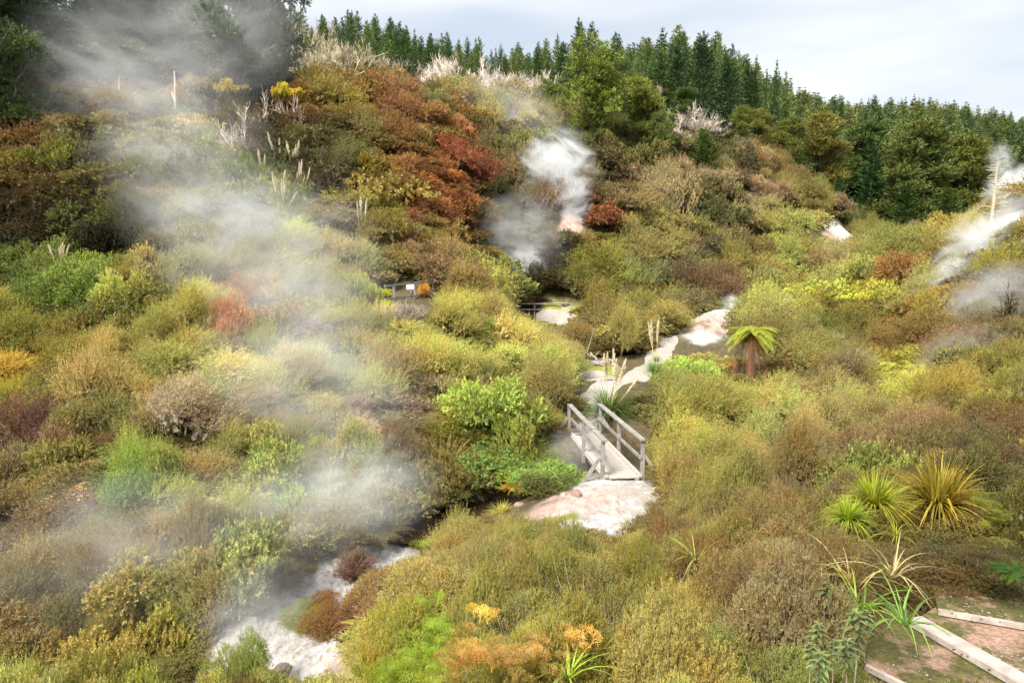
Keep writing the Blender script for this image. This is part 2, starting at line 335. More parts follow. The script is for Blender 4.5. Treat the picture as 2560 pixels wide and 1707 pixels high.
def blades(nb, seg, rs, ln=(.6, 1.1), w=.02, lean=(.2, .9), droop=(.3, 1.), r0=.12, vv=None):
    a = rs.rand(nb) * 6.283; b = np.stack([np.cos(a) * r0 * rs.rand(nb), np.sin(a) * r0 * rs.rand(nb), np.zeros(nb)], 1)
    a2 = a + rs.normal(size=nb) * .4; le = rs.uniform(*lean, nb); l = rs.uniform(*ln, nb); dr = rs.uniform(*droop, nb) * le
    D = nrm(np.stack([np.cos(a2) * le, np.sin(a2) * le, np.ones(nb)], 1)); t = np.linspace(0, 1, seg + 1)
    H = nrm(D * (1, 1, 0) + 1e-6)
    C = b[:, None] + D[:, None] * (l[:, None] * t)[..., None] + (H[:, None] * (dr * l * .35)[:, None, None] * (t ** 2)[None, :, None]); C[..., 2] -= (dr * l)[:, None] * t[None] ** 2.2 * .8
    S = nrm(np.cross(D, [0, 0, 1.])) ; wt = w * (1 - t ** 1.8 * .97) * (.5 + .5 * np.minimum(1, t * 6 + .3))
    sc = rs.uniform(.7, 1.2, nb)
    A_ = C + S[:, None] * (wt[None] * sc[:, None])[..., None] * .5; B_ = C - S[:, None] * (wt[None] * sc[:, None])[..., None] * .5
    V = np.stack([A_, B_], 2).reshape(-1, 3); o = (np.arange(nb) * (seg + 1) * 2)[:, None, None]; k = np.arange(seg)[None, :, None] * 2
    F = (o + k + np.array([[[0, 1, 3, 2]]])).reshape(-1, 4); v = rs.rand(nb) if vv is None else vv
    return V, F, np.repeat(v, (seg + 1) * 2)
def blade_mesh(name, seed, nb, mats, **kw):
    rs = np.random.RandomState(seed); V, F, a = blades(nb, 5, rs, **kw); return build_mesh(name, [(V, F, 0, a)], mats)
def branchy(rs, base, d, ln, rad, depth, acc, sides=4, kids=3, curl=.25, up=.15, tips=None, shrink=.68, tp_=.5):
    k = 5; pts = [np.array(base, float)]; dd = np.array(d, float)
    for i in range(k):
        dd = nrm(dd + rs.normal(size=3) * curl * .5 + np.array([0, 0, up * .3])); pts.append(pts[-1] + dd * ln / k)
    pts = np.array(pts); acc.append(tube(pts, np.linspace(rad, rad * .45, k + 1), sides))
    if depth <= 0:
        if tips is not None: tips.append((pts, dd))
        return
    for j in range(kids + (rs.rand() < .5)):
        t = rs.uniform(.35, 1); p = pts[min(k, int(t * k))]; s = nrm(rs.normal(size=3)); s = nrm(s - dd * np.dot(s, dd))
        branchy(rs, p, nrm(dd * .8 + s * rs.uniform(.4, .9)), ln * shrink * rs.uniform(.7, 1.1), rad * tp_, depth - 1, acc, max(3, sides - 1), kids, curl, up, tips, shrink, tp_)
def dead_tree_mesh(name, seed, depth=3, kids=3, rad=.022, ln=.42, n0=1, spread=.25, up=.35, curl=.3, tp_=.58):
    rs = np.random.RandomState(seed); acc = []
    for i in range(n0):
        branchy(rs, (rs.normal() * .03 * (n0 > 1), rs.normal() * .03 * (n0 > 1), -.02), (rs.normal() * spread, rs.normal() * spread, 1), ln, rad, depth, acc, 5, kids, curl, up, shrink=.72, tp_=tp_)
    V, F, m, v = merge(acc, 0); return build_mesh(name, [(V, F, 0, v)], [M_dead])
def pine_parts(seed, H=1., Rm=.17, whorls=24, nb=6, nl=12, LL=.035, LW=.012, base=.08, droop=.0, power=.8):
    rs = np.random.RandomState(seed); P, D, Ls, v = [], [], [], []
    for i in range(whorls):
        f = (i + rs.rand() * .6) / whorls; z = base + (1 - base) * f ** .95; r = Rm * (1 - f) ** power * rs.uniform(.75, 1.2) + .004
        a0 = rs.rand() * 6.28; wv = rs.rand()
        for j in range(nb if f < .85 else 4):
            a = a0 + j * 6.283 / nb + rs.normal() * .25; el = -.15 + .9 * f ** 1.5 + rs.normal() * .1 + droop
            rr = r * rs.uniform(.7, 1.2)
            P.append((0, 0, z)); D.append((math.cos(a), math.sin(a), el)); Ls.append(rr); v.append(np.clip(wv * .5 + rs.rand() * .5, 0, 1))
    P, D, Ls, v = np.array(P, float), nrm(np.array(D, float)), np.array(Ls), np.array(v)
    # needles clustered as up-turned tufts along each branch
    s, t = len(P), (np.arange(nl) + rs.rand(len(P), nl)) / nl; t = t ** .75
    ax = P[:, None] + D[:, None] * (Ls[:, None] * t)[..., None]; ax[..., 2] += .25 * Ls[:, None] * t * t
    side = nrm(np.cross(D, [0, 0, 1.])); sg = np.where(np.arange(nl) % 2, 1., -1.)[None, :, None]
    d = nrm(D[:, None] * .8 + side[:, None] * sg * .75 + np.array([0, 0, .35]) + rs.normal(size=(s, nl, 3)) * .3)
    sz = rs.uniform(.7, 1.3, (s, nl)) * (.28 + .82 * np.minimum(1, Ls[:, None] / .09))
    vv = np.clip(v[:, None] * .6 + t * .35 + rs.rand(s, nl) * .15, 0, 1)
    V, F, a = leaves(ax.reshape(-1, 3), d.reshape(-1, 3), (LL * sz).ravel(), (LW * sz).ravel(), vv.ravel(), rs, .6)
    lead = leaves(np.array([[0, 0, .90]]), np.array([[0., 0, 1]]), .13, .009, np.array([.8]), rs)
    tr = tube([(0, 0, -.03), (.003, 0, .3), (0, .003, .7), (0, 0, .99)], [.014, .011, .006, .001], 5)
    return (V * H, F, a), (lead[0] * H, lead[1], lead[2]), (tr[0] * H, tr[1])
def pine_mesh(name, seed, mats, **kw):
    a, b, t = pine_parts(seed, **kw)
    return build_mesh(name, [(a[0], a[1], 0, a[2]), (b[0], b[1], 0, b[2])], mats), build_mesh(name + '_trunk', [(t[0], t[1], 0, .5)], [M_bark])
def open_tree(name, seed, H=1., trunk_h=.45, lean=(.05, 0), limbs=11, spread=.34, pads=5, nsp=26, nl=9, LL=.03, LW=.008, sl=.06, mats=None, low=.3, top_r=.5, rad=.018, padr=.075):
    """open-crowned pine: trunk with bent limbs, needle pads along the limb ends"""
    rs = np.random.RandomState(seed); acc, P, D, v = [], [], [], []
    k = 8; tp = [np.array((0., 0, -.03))]; dd = np.array([lean[0], lean[1], 1.])
    for i in range(k): dd = nrm(dd + rs.normal(size=3) * .05); tp.append(tp[-1] + dd / k * 1.0)
    tp = np.array(tp); acc.append(tube(tp, np.linspace(rad, rad * .2, k + 1), 7))
    for i in range(limbs):
        f = low + (1 - low) * (i + rs.rand() * .7) / limbs; q = tp[min(k, int(f * k))] ; a = i * 2.4 + rs.normal() * .4
        ln = spread * (1 - max(0, f - top_r) * 1.1) * rs.uniform(.6, 1.15); d = nrm(np.array([math.cos(a), math.sin(a), .35 + .5 * f])); pts = [q.copy()]
        for j in range(5): d = nrm(d + rs.normal(size=3) * .18 + np.array([0, 0, .06])); pts.append(pts[-1] + d * ln / 5)
        pts = np.array(pts); acc.append(tube(pts, np.linspace(rad * .42, rad * .1, 6), 4))
        for s_ in range(pads):
            t = rs.uniform(.35, 1.05); c = pts[min(5, int(t * 5))] + rs.normal(size=3) * .05 * spread * 2; vv = rs.rand()
            e = c + 0; acc.append(tube([pts[min(4, int(t * 4))], (pts[min(4, int(t * 4))] + c) / 2 + rs.normal(size=3) * .008, c], [rad * .12, rad * .1, rad * .05], 3))
            dn = rs.normal(size=(nsp, 3)); dn[:, 2] = np.abs(dn[:, 2]) * .9 - .25; dn = nrm(dn)
            P.append(c + dn * padr * rs.uniform(.2, 1, (nsp, 1)) * (1, 1, .5)); D.append(dn + (0, 0, .5)); v.append(np.clip(vv * .6 + rs.rand(nsp) * .4, 0, 1))
    P, D, v = np.concatenate(P), np.concatenate(D), np.concatenate(v)
    V, F, a = sprays(P, D, sl * rs.uniform(.6, 1.3, len(P)), nl, LL, LW, rs, .1, .6, v, .3)
    cr = build_mesh(name + '_crown', [(V * H, F, 0, a)], mats); T = merge(acc, 0)
    return cr, build_mesh(name + '_trunk', [(T[0] * H, T[1], 0, .5)], [M_bark])
# ------------------------------------------------------------------ object helpers
def hexc(h, k=1.):
    c = [int(h[i:i + 2], 16) / 255 for i in (0, 2, 4)]; c = [x / 12.92 if x <= .04045 else ((x + .055) / 1.055) ** 2.4 for x in c]
    return tuple(min(1, x * k) for x in c)
def link(name, data, loc=(0, 0, 0), rz=0., sc=(1, 1, 1), parent=None, color=None, **props):
    o = bpy.data.objects.new(name, data); col.objects.link(o); o.location = loc; o.rotation_euler = (0, 0, rz); o.scale = sc
    if parent is not None: o.parent = parent
    if color is not None: o.color = (*color, 1)
    for k, v in props.items(): o[k] = v
    return o
# ------------------------------------------------------------------ ground sheet
def zone(X, Y, px, py, r, seed=0, el=1., soft=.35, rag=.5):
    g = ground(px, py); 
    if g is None: return np.zeros_like(X)
    d = np.hypot((X - g.x), (Y - g.y) / el) / r + fbm(X * 2 / r, Y * 2 / r, seed) * rag * 2
    return 1 - sstep(1 - soft, 1 + soft, d)
na, nr = 460, 760
ang = np.linspace(R(-62), R(62), na); rad = np.exp(np.linspace(math.log(1.5), math.log(1200), nr)); OY = -1.0
AA, RR = np.meshgrid(ang, rad); GX, GY = RR * np.sin(AA), RR * np.cos(AA) + OY
GZ = height(GX, GY)
sint = np.zeros_like(GX); pink = np.zeros_like(GX); moss = np.zeros_like(GX)
SINT = [(700,1590,1.5,1.4),(640,1680,1.3,1.2),(800,1520,1.2,1.2),(900,1400,1.1,1.3),(980,1355,1.2,1.2),(1060,1345,.8,1),(790,1650,1.2,1),(1560,1230,1.5,1.),(1500,1290,1.3,1),(1620,1260,1.1,1),(1400,1275,.9,.8),
        (1800,775,1.1,1.6),(1755,845,1.1,1.2),(1730,800,.9,1.2),(2090,560,3.2,4),(2120,585,2.5,3),(1435,545,.7,1.4),(2500,530,2.5,3),(2560,505,3,3),(1480,905,1.,1),(1500,880,1,1),(1860,835,1.2,1.2),(1400,795,1.0,1.3),(1450,830,1.2,1)]
PINK = [(1430,1260,1.5,.7),(1520,1235,.8,.6),(1765,805,1.2,1.5),(1740,775,1.0,1.4),(900,1620,.8,1),(2080,590,1.5,2),(1430,560,.9,1.6),(2530,520,1.2,2),(1800,420,2,4),(1850,450,2,4),(1900,475,2,4)]
MOSS = [(1480,925,1.4,1.2),(1390,1300,.6,.6),(1400,815,1.6,1.5),(1460,780,1.2,1)]
for i, (px, py, r, el) in enumerate(SINT): sint = np.maximum(sint, zone(GX, GY, px, py, r, i, el))
for i, (px, py, r, el) in enumerate(PINK): pink = np.maximum(pink, zone(GX, GY, px, py, r, 40 + i, el))
for i, (px, py, r, el) in enumerate(MOSS): moss = np.maximum(moss, zone(GX, GY, px, py, r, 80 + i, el))
GZ = GZ + sint * (np.abs(fbm(GX * 2.2, GY * 2.2, 5)) * .5 - .04) * np.clip(1 - GY / 60, .3, 1)
idx = np.arange(na * nr).reshape(nr, na); F = np.stack([idx[:-1, :-1], idx[:-1, 1:], idx[1:, 1:], idx[1:, :-1]], -1).reshape(-1, 4)
me = build_mesh('ground', [(np.stack([GX, GY, GZ], -1).reshape(-1, 3), F, 0, 0.)], [])
for nm, a in (('sint', sint), ('pink', pink), ('moss', moss)):
    A = me.attributes.new(nm, 'FLOAT', 'POINT'); A.data.foreach_set('value', a.ravel().astype(np.float32))
me.polygons.foreach_set('use_smooth', np.ones(len(F), bool))
m, nt = newmat('ground')
def att(n): return N(nt, 'ShaderNodeAttribute', attribute_type='GEOMETRY', attribute_name=n).outputs['Fac']
n1, n2, n3 = noise(nt, 1.3, 6, .65, 'World'), noise(nt, 5, 8, .74, 'World', sc=(1, .6, 1.6)), noise(nt, 45, 3, .7, 'World')
base = mixc(nt, ramp(nt, n1, (.3, (.045, .038, .02)), (.5, (.10, .085, .035)), (.7, (.13, .075, .045))), ramp(nt, n2, (.35, (.5, .5, .5)), (.65, (1.5, 1.4, 1.3))), 1., 'MULTIPLY')
far = N(nt, 'ShaderNodeNewGeometry')
white = ramp(nt, n2, (.34, (.26, .21, .18)), (.42, (.44, .41, .385)), (.50, (.54, .525, .51)), (.62, (.68, .675, .67)))
white = mixc(nt, white, ramp(nt, n1, (.35, (.86, .88, .92)), (.6, (1., .96, .9))), .7, 'MULTIPLY')
pk = ramp(nt, n2, (.3, (.42, .22, .17)), (.52, (.56, .38, .32)), (.68, (.60, .50, .46)))
c = mixc(nt, base, white, att('sint')); 
pf = N(nt, 'ShaderNodeMath', operation='MULTIPLY'); nt.links.new(att('pink'), pf.inputs[0]); nt.links.new(ramp(nt, n1, (.35, 0.2), (.6, 1.0)), pf.inputs[1])
c = mixc(nt, c, pk, pf.outputs[0]); c = mixc(nt, c, ramp(nt, n2, (.3, (.16, .18, .02)), (.7, (.34, .33, .04))), att('moss'))
d = N(nt, 'ShaderNodeBsdfPrincipled'); nt.links.new(c, d.inputs['Base Color']); d.inputs['Roughness'].default_value = .85
b = N(nt, 'ShaderNodeBump'); b.inputs['Strength'].default_value = .9; b.inputs['Distance'].default_value = .12; nt.links.new(mixc(nt, n2, n3, .4), b.inputs['Height']); nt.links.new(b.outputs[0], d.inputs['Normal'])
out(nt, d.outputs[0]); me.materials.append(m)
link('ground', me, kind='structure')
# creek water
m, nt = newmat('water'); d = N(nt, 'ShaderNodeBsdfPrincipled'); d.inputs['Base Color'].default_value = (.035, .022, .014, 1); d.inputs['Roughness'].default_value = .12
b = N(nt, 'ShaderNodeBump'); b.inputs['Strength'].default_value = .25; b.inputs['Distance'].default_value = .03; nt.links.new(noise(nt, 5, 3, .5, 'World'), b.inputs['Height']); nt.links.new(b.outputs[0], d.inputs['Normal']); out(nt, d.outputs[0])
W = CREEK[4:]; T = nrm(np.gradient(W, axis=0)); Sd = np.stack([T[:, 1], -T[:, 0]], 1)
V = np.concatenate([np.c_[W + Sd * 1.05, np.full(len(W), -7.12)], np.c_[W - Sd * 1.05, np.full(len(W), -7.12)]]); k = len(W)
link('creek_water', build_mesh('creek_water', [(V, np.array([(i, i + 1, k + i + 1, k + i) for i in range(k - 1)]), 0, 0.)], [m]), kind='structure')
# gravel path, laid in a strip draped over the ground
M_grav, nt = newmat('gravel'); n2 = noise(nt, 26, 5, .75, 'World'); n1 = noise(nt, 1.1, 4, .6, 'World')
c = ramp(nt, n2, (.34, (.15, .13, .11)), (.46, (.31, .285, .26)), (.56, (.43, .41, .385)), (.66, (.56, .545, .525))); c = mixc(nt, c, ramp(nt, n1, (.4, (.95, .88, .76)), (.6, (1., 1., 1.))), .8, 'MULTIPLY')
d = N(nt, 'ShaderNodeBsdfPrincipled'); nt.links.new(c, d.inputs['Base Color']); d.inputs['Roughness'].default_value = .9
b = N(nt, 'ShaderNodeBump'); b.inputs['Strength'].default_value = .8; b.inputs['Distance'].default_value = .03; nt.links.new(n2, b.inputs['Height']); nt.links.new(b.outputs[0], d.inputs['Normal']); out(nt, d.outputs[0])
def strip(name, pts, w, mat, lift=.03, seed=1, n=90):
    pts = np.array(pts, float); s = np.r_[0, np.cumsum(np.hypot(*np.diff(pts, axis=0).T))]; q = np.linspace(0, s[-1], n)
    ww = np.interp(q, s, np.broadcast_to(w, (len(pts),)))
    for _ in range(1): C = np.c_[np.interp(q, s, pts[:, 0]), np.interp(q, s, pts[:, 1])]
    for _ in range(6): C[1:-1] = (C[:-2] + 2 * C[1:-1] + C[2:]) / 4
    T = nrm(np.gradient(C, axis=0)); S = np.stack([T[:, 1], -T[:, 0]], 1); m_ = 9; tt = np.linspace(-1, 1, m_)
    jag = 1 + .14 * np.array([[vnoise(np.array([q_ * 1.6]), np.array([float(j)]), seed + 5)[0] - .5 for j in (0, 9)] for q_ in q])
    X = np.zeros((n, m_, 2))
    for j, t in enumerate(tt): X[:, j] = C + S * (ww * t * .5 * (jag[:, 0] if t < 0 else jag[:, 1]))[:, None]
    Z = height(X[..., 0], X[..., 1]) + lift * (1.2 - np.abs(tt))[None]
    idx = np.arange(n * m_).reshape(n, m_); F = np.stack([idx[:-1, :-1], idx[:-1, 1:], idx[1:, 1:], idx[1:, :-1]], -1).reshape(-1, 4)
    me_ = build_mesh(name, [(np.concatenate([X, Z[..., None]], -1).reshape(-1, 3), F, 0, 0.)], [mat]); me_.polygons.foreach_set('use_smooth', np.ones(len(F), bool)); return link(name, me_, kind='structure')
def G2(*pp): return [(ground(a, b).x, ground(a, b).y) for a, b in pp]
strip('path', [(5.2, 14.5), (4.3, 16.2), (3.6, 17.6), (3.25, 19.2)], (1.4, 2.0, 2.2, 1.2), M_grav)
strip('path', [(2.66, 25.0), (2.75, 26.2)] + G2((1478, 1000), (1520, 958), (1590, 940), (1640, 915), (1648, 880), (1662, 850), (1640, 835)), (1.0, 1.15, 1.25, 1.35, 1.3, 1.3, 1.4, 1.7, 1.5), M_grav, .05)
strip('path', G2((1530, 952), (1478, 938), (1445, 935)), (1.5, 1.4, .9), M_grav, .07, 7)
strip('path', G2((1340, 792), (1400, 796), (1450, 800)), (1.3, 1.5, 1.1), M_grav, .07, 9)
# ------------------------------------------------------------------ footbridge
def part(parent, name, lst, mat, **p):
    V, F, m, v = merge(lst, 0); me = build_mesh(name, [(V, F, 0, v)], [mat]); return link(name, me, parent=parent, **p)
def thing(name, label, cat, loc=(0, 0, 0), rz=0, group=None):
    o = link(name, None, loc, rz, label=label, category=cat)
    if group: o['group'] = group
    return o
n0, n1_ = np.array([3.23, 19.35]), np.array([2.68, 25.0]); ax2 = (n1_ - n0) / np.linalg.norm(n1_ - n0); BL = np.linalg.norm(n1_ - n0)
ang_b = math.atan2(ax2[1], ax2[0]) - math.pi / 2
br = thing('footbridge', 'narrow weathered timber footbridge with handrails crossing the steaming creek', 'footbridge', (n0[0], n0[1], -5.8), ang_b)
HW = .53
pl = []; y = 0.0; k = 0
while y < BL:
    pl.append(box((random.uniform(-.008, .008), y + .062, -.02 + random.uniform(-.003, .003)), 1.16, .118, .04)); y += .135
part(br, 'deck', pl, M_deck)
for s in (-1, 1):
    part(br, 'kerb', [box((s * (HW - .03), BL / 2, .035), .1, BL + .06, .065)], M_deck)
    part(br, 'stringer', [box((s * (HW - .12), BL / 2, -.16), .12, BL, .22)], M_timber)
    for yy in (.1, BL * .5, BL - .12):
        part(br, 'post', [box((s * (HW + .06), yy, .36), .105, .105, 1.38)], M_timber)
    part(br, 'handrail', [beam((s * (HW + .03), -.02, 1.085), (s * (HW + .03), BL, 1.085), .17, .05)], M_timber)
    part(br, 'middle_rail', [beam((s * (HW - .02), .0, .56), (s * (HW - .02), BL, .56), .045, .095)], M_timber)
    for yy in (.1, BL - .12):
        part(br, 'brace', [beam((s * (HW + .115), yy, .62), (s * (HW + .72), yy, -.30), .09, .09)], M_timber)
for yy in (.1, BL - .12): part(br, 'transom', [box((0, yy + .11, -.345), 2.7, .13, .14)], M_timber)
# ------------------------------------------------------------------ fences, posts, signs
def fence(name, label, pts, top, rails, pr, rr, ext0=0, ext1=0, square=True):
    o = thing(name, label, 'railing', pts[0])
    b = np.array(pts[0]); P = [np.array(p) - b for p in pts]
    for p in P:
        part(o, 'post', [box((p[0], p[1], p[2] + (top - .3) / 2), pr * 2, pr * 2, top + .3)] if square else [tube([(p[0], p[1], p[2] - .3), (p[0], p[1], p[2] + top)], pr, 8)], M_timber)
    for h in rails:
        for a, c in zip(P[:-1], P[1:]):
            a2, c2 = a + (0, -pr - rr[1] * .5, h), c + (0, -pr - rr[1] * .5, h)
            if a is P[0] and ext0: a2 = a2 - (c - a) / np.linalg.norm(c - a) * ext0
            if c is P[-1] and ext1: c2 = c2 + (c - a) / np.linalg.norm(c - a) * ext1
            part(o, 'rail', [beam(a2, c2, rr[1], rr[0])] if square else [tube([a2, c2], rr[0] * .5, 7)], M_timber)
    return o
fa = [at(986, 768, 33), at(1038, 760, 34.6), at(1083, 748, 37.2)]
fence('lookout_railing', 'weathered square timber railing among yellow flowering shrubs above the creek bank', [tuple(p) for p in fa], 1.1, (1.06, .42), .06, (.10, .05), .75, .1)
fb = [at(1262, 795, 49.5), at(1336, 795, 49.8), at(1406, 794, 50), at(1466, 798, 50.6)]
fence('round_railing', 'grey-green three-rail wooden fence at the foot of the steaming gully', [tuple(p) for p in fb], 1.12, (1.04, .62, .2), .075, (.12, .09), 0, 0, False)
o = thing('notice_board', 'small round-topped white notice board behind the weathered square railing', 'sign', at(1027, 752, 35.4))
part(o, 'board', [box((0, 0, .72), .42, .03, .26), tube([(0, -.0149, .84), (0, .0149, .84)], .2, 14)], M_mesh); part(o, 'post', [box((0, .04, .28), .06, .05, .8)], M_timber)
o = thing('warning_sign', 'tiny yellow triangular warning sign on a post in the gully steam', 'sign', at(1338, 768, 52))
tri = np.array([(-.24, 0, 1.9), (.24, 0, 1.9), (0, 0, 1.35)]); V = np.concatenate([tri - (0, .02, 0), tri + (0, .02, 0)])
link('board', build_mesh('board', [(V, np.array([(0, 1, 2), (3, 5, 4)]), 0, 0.), (V, np.array([(0, 3, 4, 1), (1, 4, 5, 2), (2, 5, 3, 0)]), 0, 0.)], [M_yellow]), parent=o); part(o, 'post', [box((0, .05, .75), .08, .05, 1.7)], M_timber)
g = ground(1768, 690); o = thing('marker_post', 'small white marker post with a short rail on the dark bushes above the path bend', 'post', (g.x, g.y, g.z + .6))
part(o, 'upright', [box((0, 0, .35), .09, .09, 1.1)], M_mesh); part(o, 'arm', [beam((-.05, 0, .16), (-.75, .1, .0), .05, .05)], M_timber)
# trail steps at the lower right
M_step = simplemat('trail_earth', (.06, .045, .018), (.27, .155, .105), 5.5, .9, coord='World', bump=.5, detail=9)
M_stepm = simplemat('mossy_concrete', (.075, .07, .016), (.22, .135, .085), 4.2, .9, coord='World', bump=.4, detail=9)
M_kerb = simplemat('pale_concrete', (.24, .19, .15), (.54, .48, .44), 7, .85, coord='World', bump=.4, detail=8)
def stepmat(name, moss):
    m, nt = newmat(name); a, b_, c_ = noise(nt, 2.6, 5, .6, 'World'), noise(nt, 30, 6, .75, 'World'), noise(nt, 110, 3, .7, 'World')
    c = ramp(nt, b_, (.32, (.15, .085, .055)), (.5, (.32, .19, .135)), (.66, (.44, .31, .24)))
    c = mixc(nt, c, ramp(nt, b_, (.35, (.035, .035, .008)), (.65, (.13, .115, .025))), ramp(nt, a, (.44 - moss, 1.), (.56 - moss, 0.)))
    c = mixc(nt, c, (.42, .35, .29), ramp(nt, c_, (.68, 0.), (.74, .6)))
    d = N(nt, 'ShaderNodeBsdfPrincipled'); nt.links.new(c, d.inputs['Base Color']); d.inputs['Roughness'].default_value = .92
    b = N(nt, 'ShaderNodeBump'); b.inputs['Strength'].default_value = .9; b.inputs['Distance'].default_value = .012; nt.links.new(mixc(nt, b_, c_, .5), b.inputs['Height']); nt.links.new(b.outputs[0], d.inputs['Normal']); out(nt, d.outputs[0]); return m
M_step, M_stepm = stepmat('trail_earth', .0), stepmat('mossy_earth', -.08)
def pz(px, py, z): r = ray(px, py); return r * (z / r[2])
def prism(poly, zt, zb):
    P = np.array([(p[0], p[1]) for p in poly]); n = len(P); V = np.concatenate([np.c_[P, np.full(n, zt)], np.c_[P, np.full(n, zb)]])
    tri = [(0, i, i + 1) for i in range(1, n - 1)]; return V, np.array(tri), np.array([(i, i + n, (i + 1) % n + n, (i + 1) % n) for i in range(n)])
def step(label, poly, zt, zb, kerb, kw, kh, mat):
    o = thing('trail_step', label, 'step', (poly[0][0], poly[0][1], zt), group='earth steps of the trail'); b = np.array([poly[0][0], poly[0][1], zt])
    V, T3, Q = prism(poly, zt, zb); V = V - b; link('tread', build_mesh('tread', [(V, T3, 0, 0.), (V, Q, 0, 0.)], [mat]), parent=o)
    if kerb is not None:
        a, c = np.array([*kerb[0], zt]) - b, np.array([*kerb[1], zt]) - b; a[2] = c[2] = kh / 2 - .015
        kb = part(o, 'nosing', [beam(a, c, kw, kh + .03)], M_kerb)
z1, z2, z3 = -2.48, -2.44, -2.40
A1, A2 = pz(2285, 1546, z2), pz(2640, 1748, z2)
step('brown earth step with a wide pale concrete edge at the lower right corner', [A1[:2], pz(2300, 1540, z2)[:2], pz(2400, 1480, z2)[:2], pz(2700, 1560, z2)[:2], pz(2900, 1700, z2)[:2], A2[:2]], z2, z2 - .4, (A1[:2], A2[:2]), .135, .012, M_step)
B1, B2 = pz(2345, 1524, z3), pz(2600, 1568, z3)
step('mossy earth landing with a thin pale edge beside the dark leafy bank', [B1[:2], pz(2330, 1450, z3)[:2], pz(2420, 1430, z3)[:2], pz(2720, 1500, z3)[:2], B2[:2]], z3, z3 - .4, (B1[:2], B2[:2]), .035, .006, M_stepm)
C1, C2 = pz(2165, 1662, z1), pz(2330, 1745, z1)
step('lowest mossy earth step in the shade of the long strappy leaves', [C1[:2], pz(2120, 1560, z1)[:2], pz(2250, 1500, z1)[:2], A1[:2] + (.03, 0), A2[:2] + (.03, 0), C2[:2]], z1, z1 - .4, (C1[:2], C2[:2]), .03, .006, M_stepm)
o = link('trail_step', None, tuple(pz(2180, 1690, z1 - .14)), label='part of the bottom earth step at the lower frame edge', category='step', group='earth steps of the trail')
q = [pz(1900, 1600, z1 - .14)[:2], C1[:2] + (.02, 0), C2[:2] + (.02, 0), pz(2300, 1850, z1 - .14)[:2], pz(1900, 1850, z1 - .14)[:2]]
V, T3, Q = prism(q, z1 - .14, z1 - .5); V = V - np.array(o.location); link('tread', build_mesh('tread', [(V, T3, 0, 0.), (V, Q, 0, 0.)], [M_stepm]), parent=o)
# rocks, logs
def rock_mesh(name, seed, mat=M_rock, sub=2):
    import bmesh
    bm = bmesh.new(); bmesh.ops.create_icosphere(bm, subdivisions=sub + 1, radius=1); rs = np.random.RandomState(seed); dirs = nrm(rs.normal(size=(9, 3))); h = rs.uniform(.55, .9, 9)
    for v in bm.verts:
        p = np.array(v.co)
        for q, hh in zip(dirs, h):
            e = p @ q
            if e > hh: p = p - q * (e - hh) * .9
        p += rs.normal(size=3) * .02; v.co = p
    me = bpy.data.meshes.new(name); bm.to_mesh(me); bm.free(); me.materials.append(mat); return me
RK = [rock_mesh('rock', s) for s in (1, 2, 3)]
def rock(px, py, s, c, label, k=0, lift=0.):
    g = ground(px, py); link('rock', RK[k], (g.x, g.y, g.z + lift), random.random() * 6, s, color=hexc(c), label=label, category='rock')
rock(885, 1622, (.16, .12, .09), 'fff4ea', 'small white rock on top of the red rocks by the creek', 0, .06)
rock(920, 1608, (.22, .14, .08), 'd8b49a', 'flat grey-tan rock by the red rocks below the dead twigs', 1, .1)
rock(905, 1645, (.30, .2, .12), 'c0603c', 'brick-red rock at the edge of the white creek bed', 2)
rock(945, 1625, (.26, .18, .12), 'b04a34', 'dark red rock half under the lime-green clubmoss', 0)
rock(1300, 1262, (.18, .12, .1), 'c8b0b4', 'small grey-pink rock where the creek meets the gravel landing', 1)
rock(1440, 1235, (.22, .15, .14), 'c4a49c', 'pinkish rock below the left bridge brace', 2)
rock(1410, 1238, (.12, .1, .1), 'f0e6e4', 'small pale rock left of the pink rock below the bridge', 0)
rock(730, 1560, (.26, .12, .09), 'e8e0dc', 'long whitish rock crust on the sinter slope', 1)
rock(700, 1690, (.35, .2, .16), 'b0a8a0', 'ridged grey rock at the bottom of the white creek bed', 2)
rock(640, 1662, (.2, .16, .1), 'd8d0cc', 'low pale rock at the left edge of the white creek bed', 0)
rock(2090, 545, (1.2, .9, .7), 'f0dcd4', 'pale pinkish outcrop in the white scar on the ridge', 1)
def log(a, b, r, label, c, name='fallen_branch', wig=.02):
    a, b = np.array(a), np.array(b); k = 9; P = a + (b - a) * np.linspace(0, 1, k)[:, None] + RS.normal(size=(k, 3)) * wig; acc = [tube(P - a, np.linspace(r, r * .55, k), 6)]
    for i in ((3, 5, 6) if wig > .015 else ()): acc.append(tube([P[i] - a, P[i] - a + RS.normal(size=3) * r * 7 + np.array([0, 0, r * 4])], [r * .35, r * .12], 4))
    V, F, _, v = merge(acc, 0); link(name, build_mesh(name, [(V, F, 0, v)], [M_dead]), tuple(a), color=hexc(c), label=label, category='branch')
log(at(1846, 1518, 4.45), at(2022, 1387, 5.3), .017, 'long straight pale fallen stick lying over the near brown bushes', 'e6d4c0', wig=.012)
log(at(1440, 880, 39), at(1480, 893, 37), .13, 'thick grey fallen trunk lying on moss by the path', 'a89c94', 'fallen_log')
log(at(1476, 882, 36.8), at(1506, 914, 35), .07, 'thin grey fallen branch slanting down behind the tall plumes', 'b8aca0')
log(at(1560, 736, 50), at(1590, 726, 51), .06, 'short pale stick in the bushes right of the gully fence', 'd8c4b0')
log(at(650, 1660, 12.3), at(690, 1700, 11.6), .05, 'mossy stick lying at the bottom of the white creek bed', '8a8478')

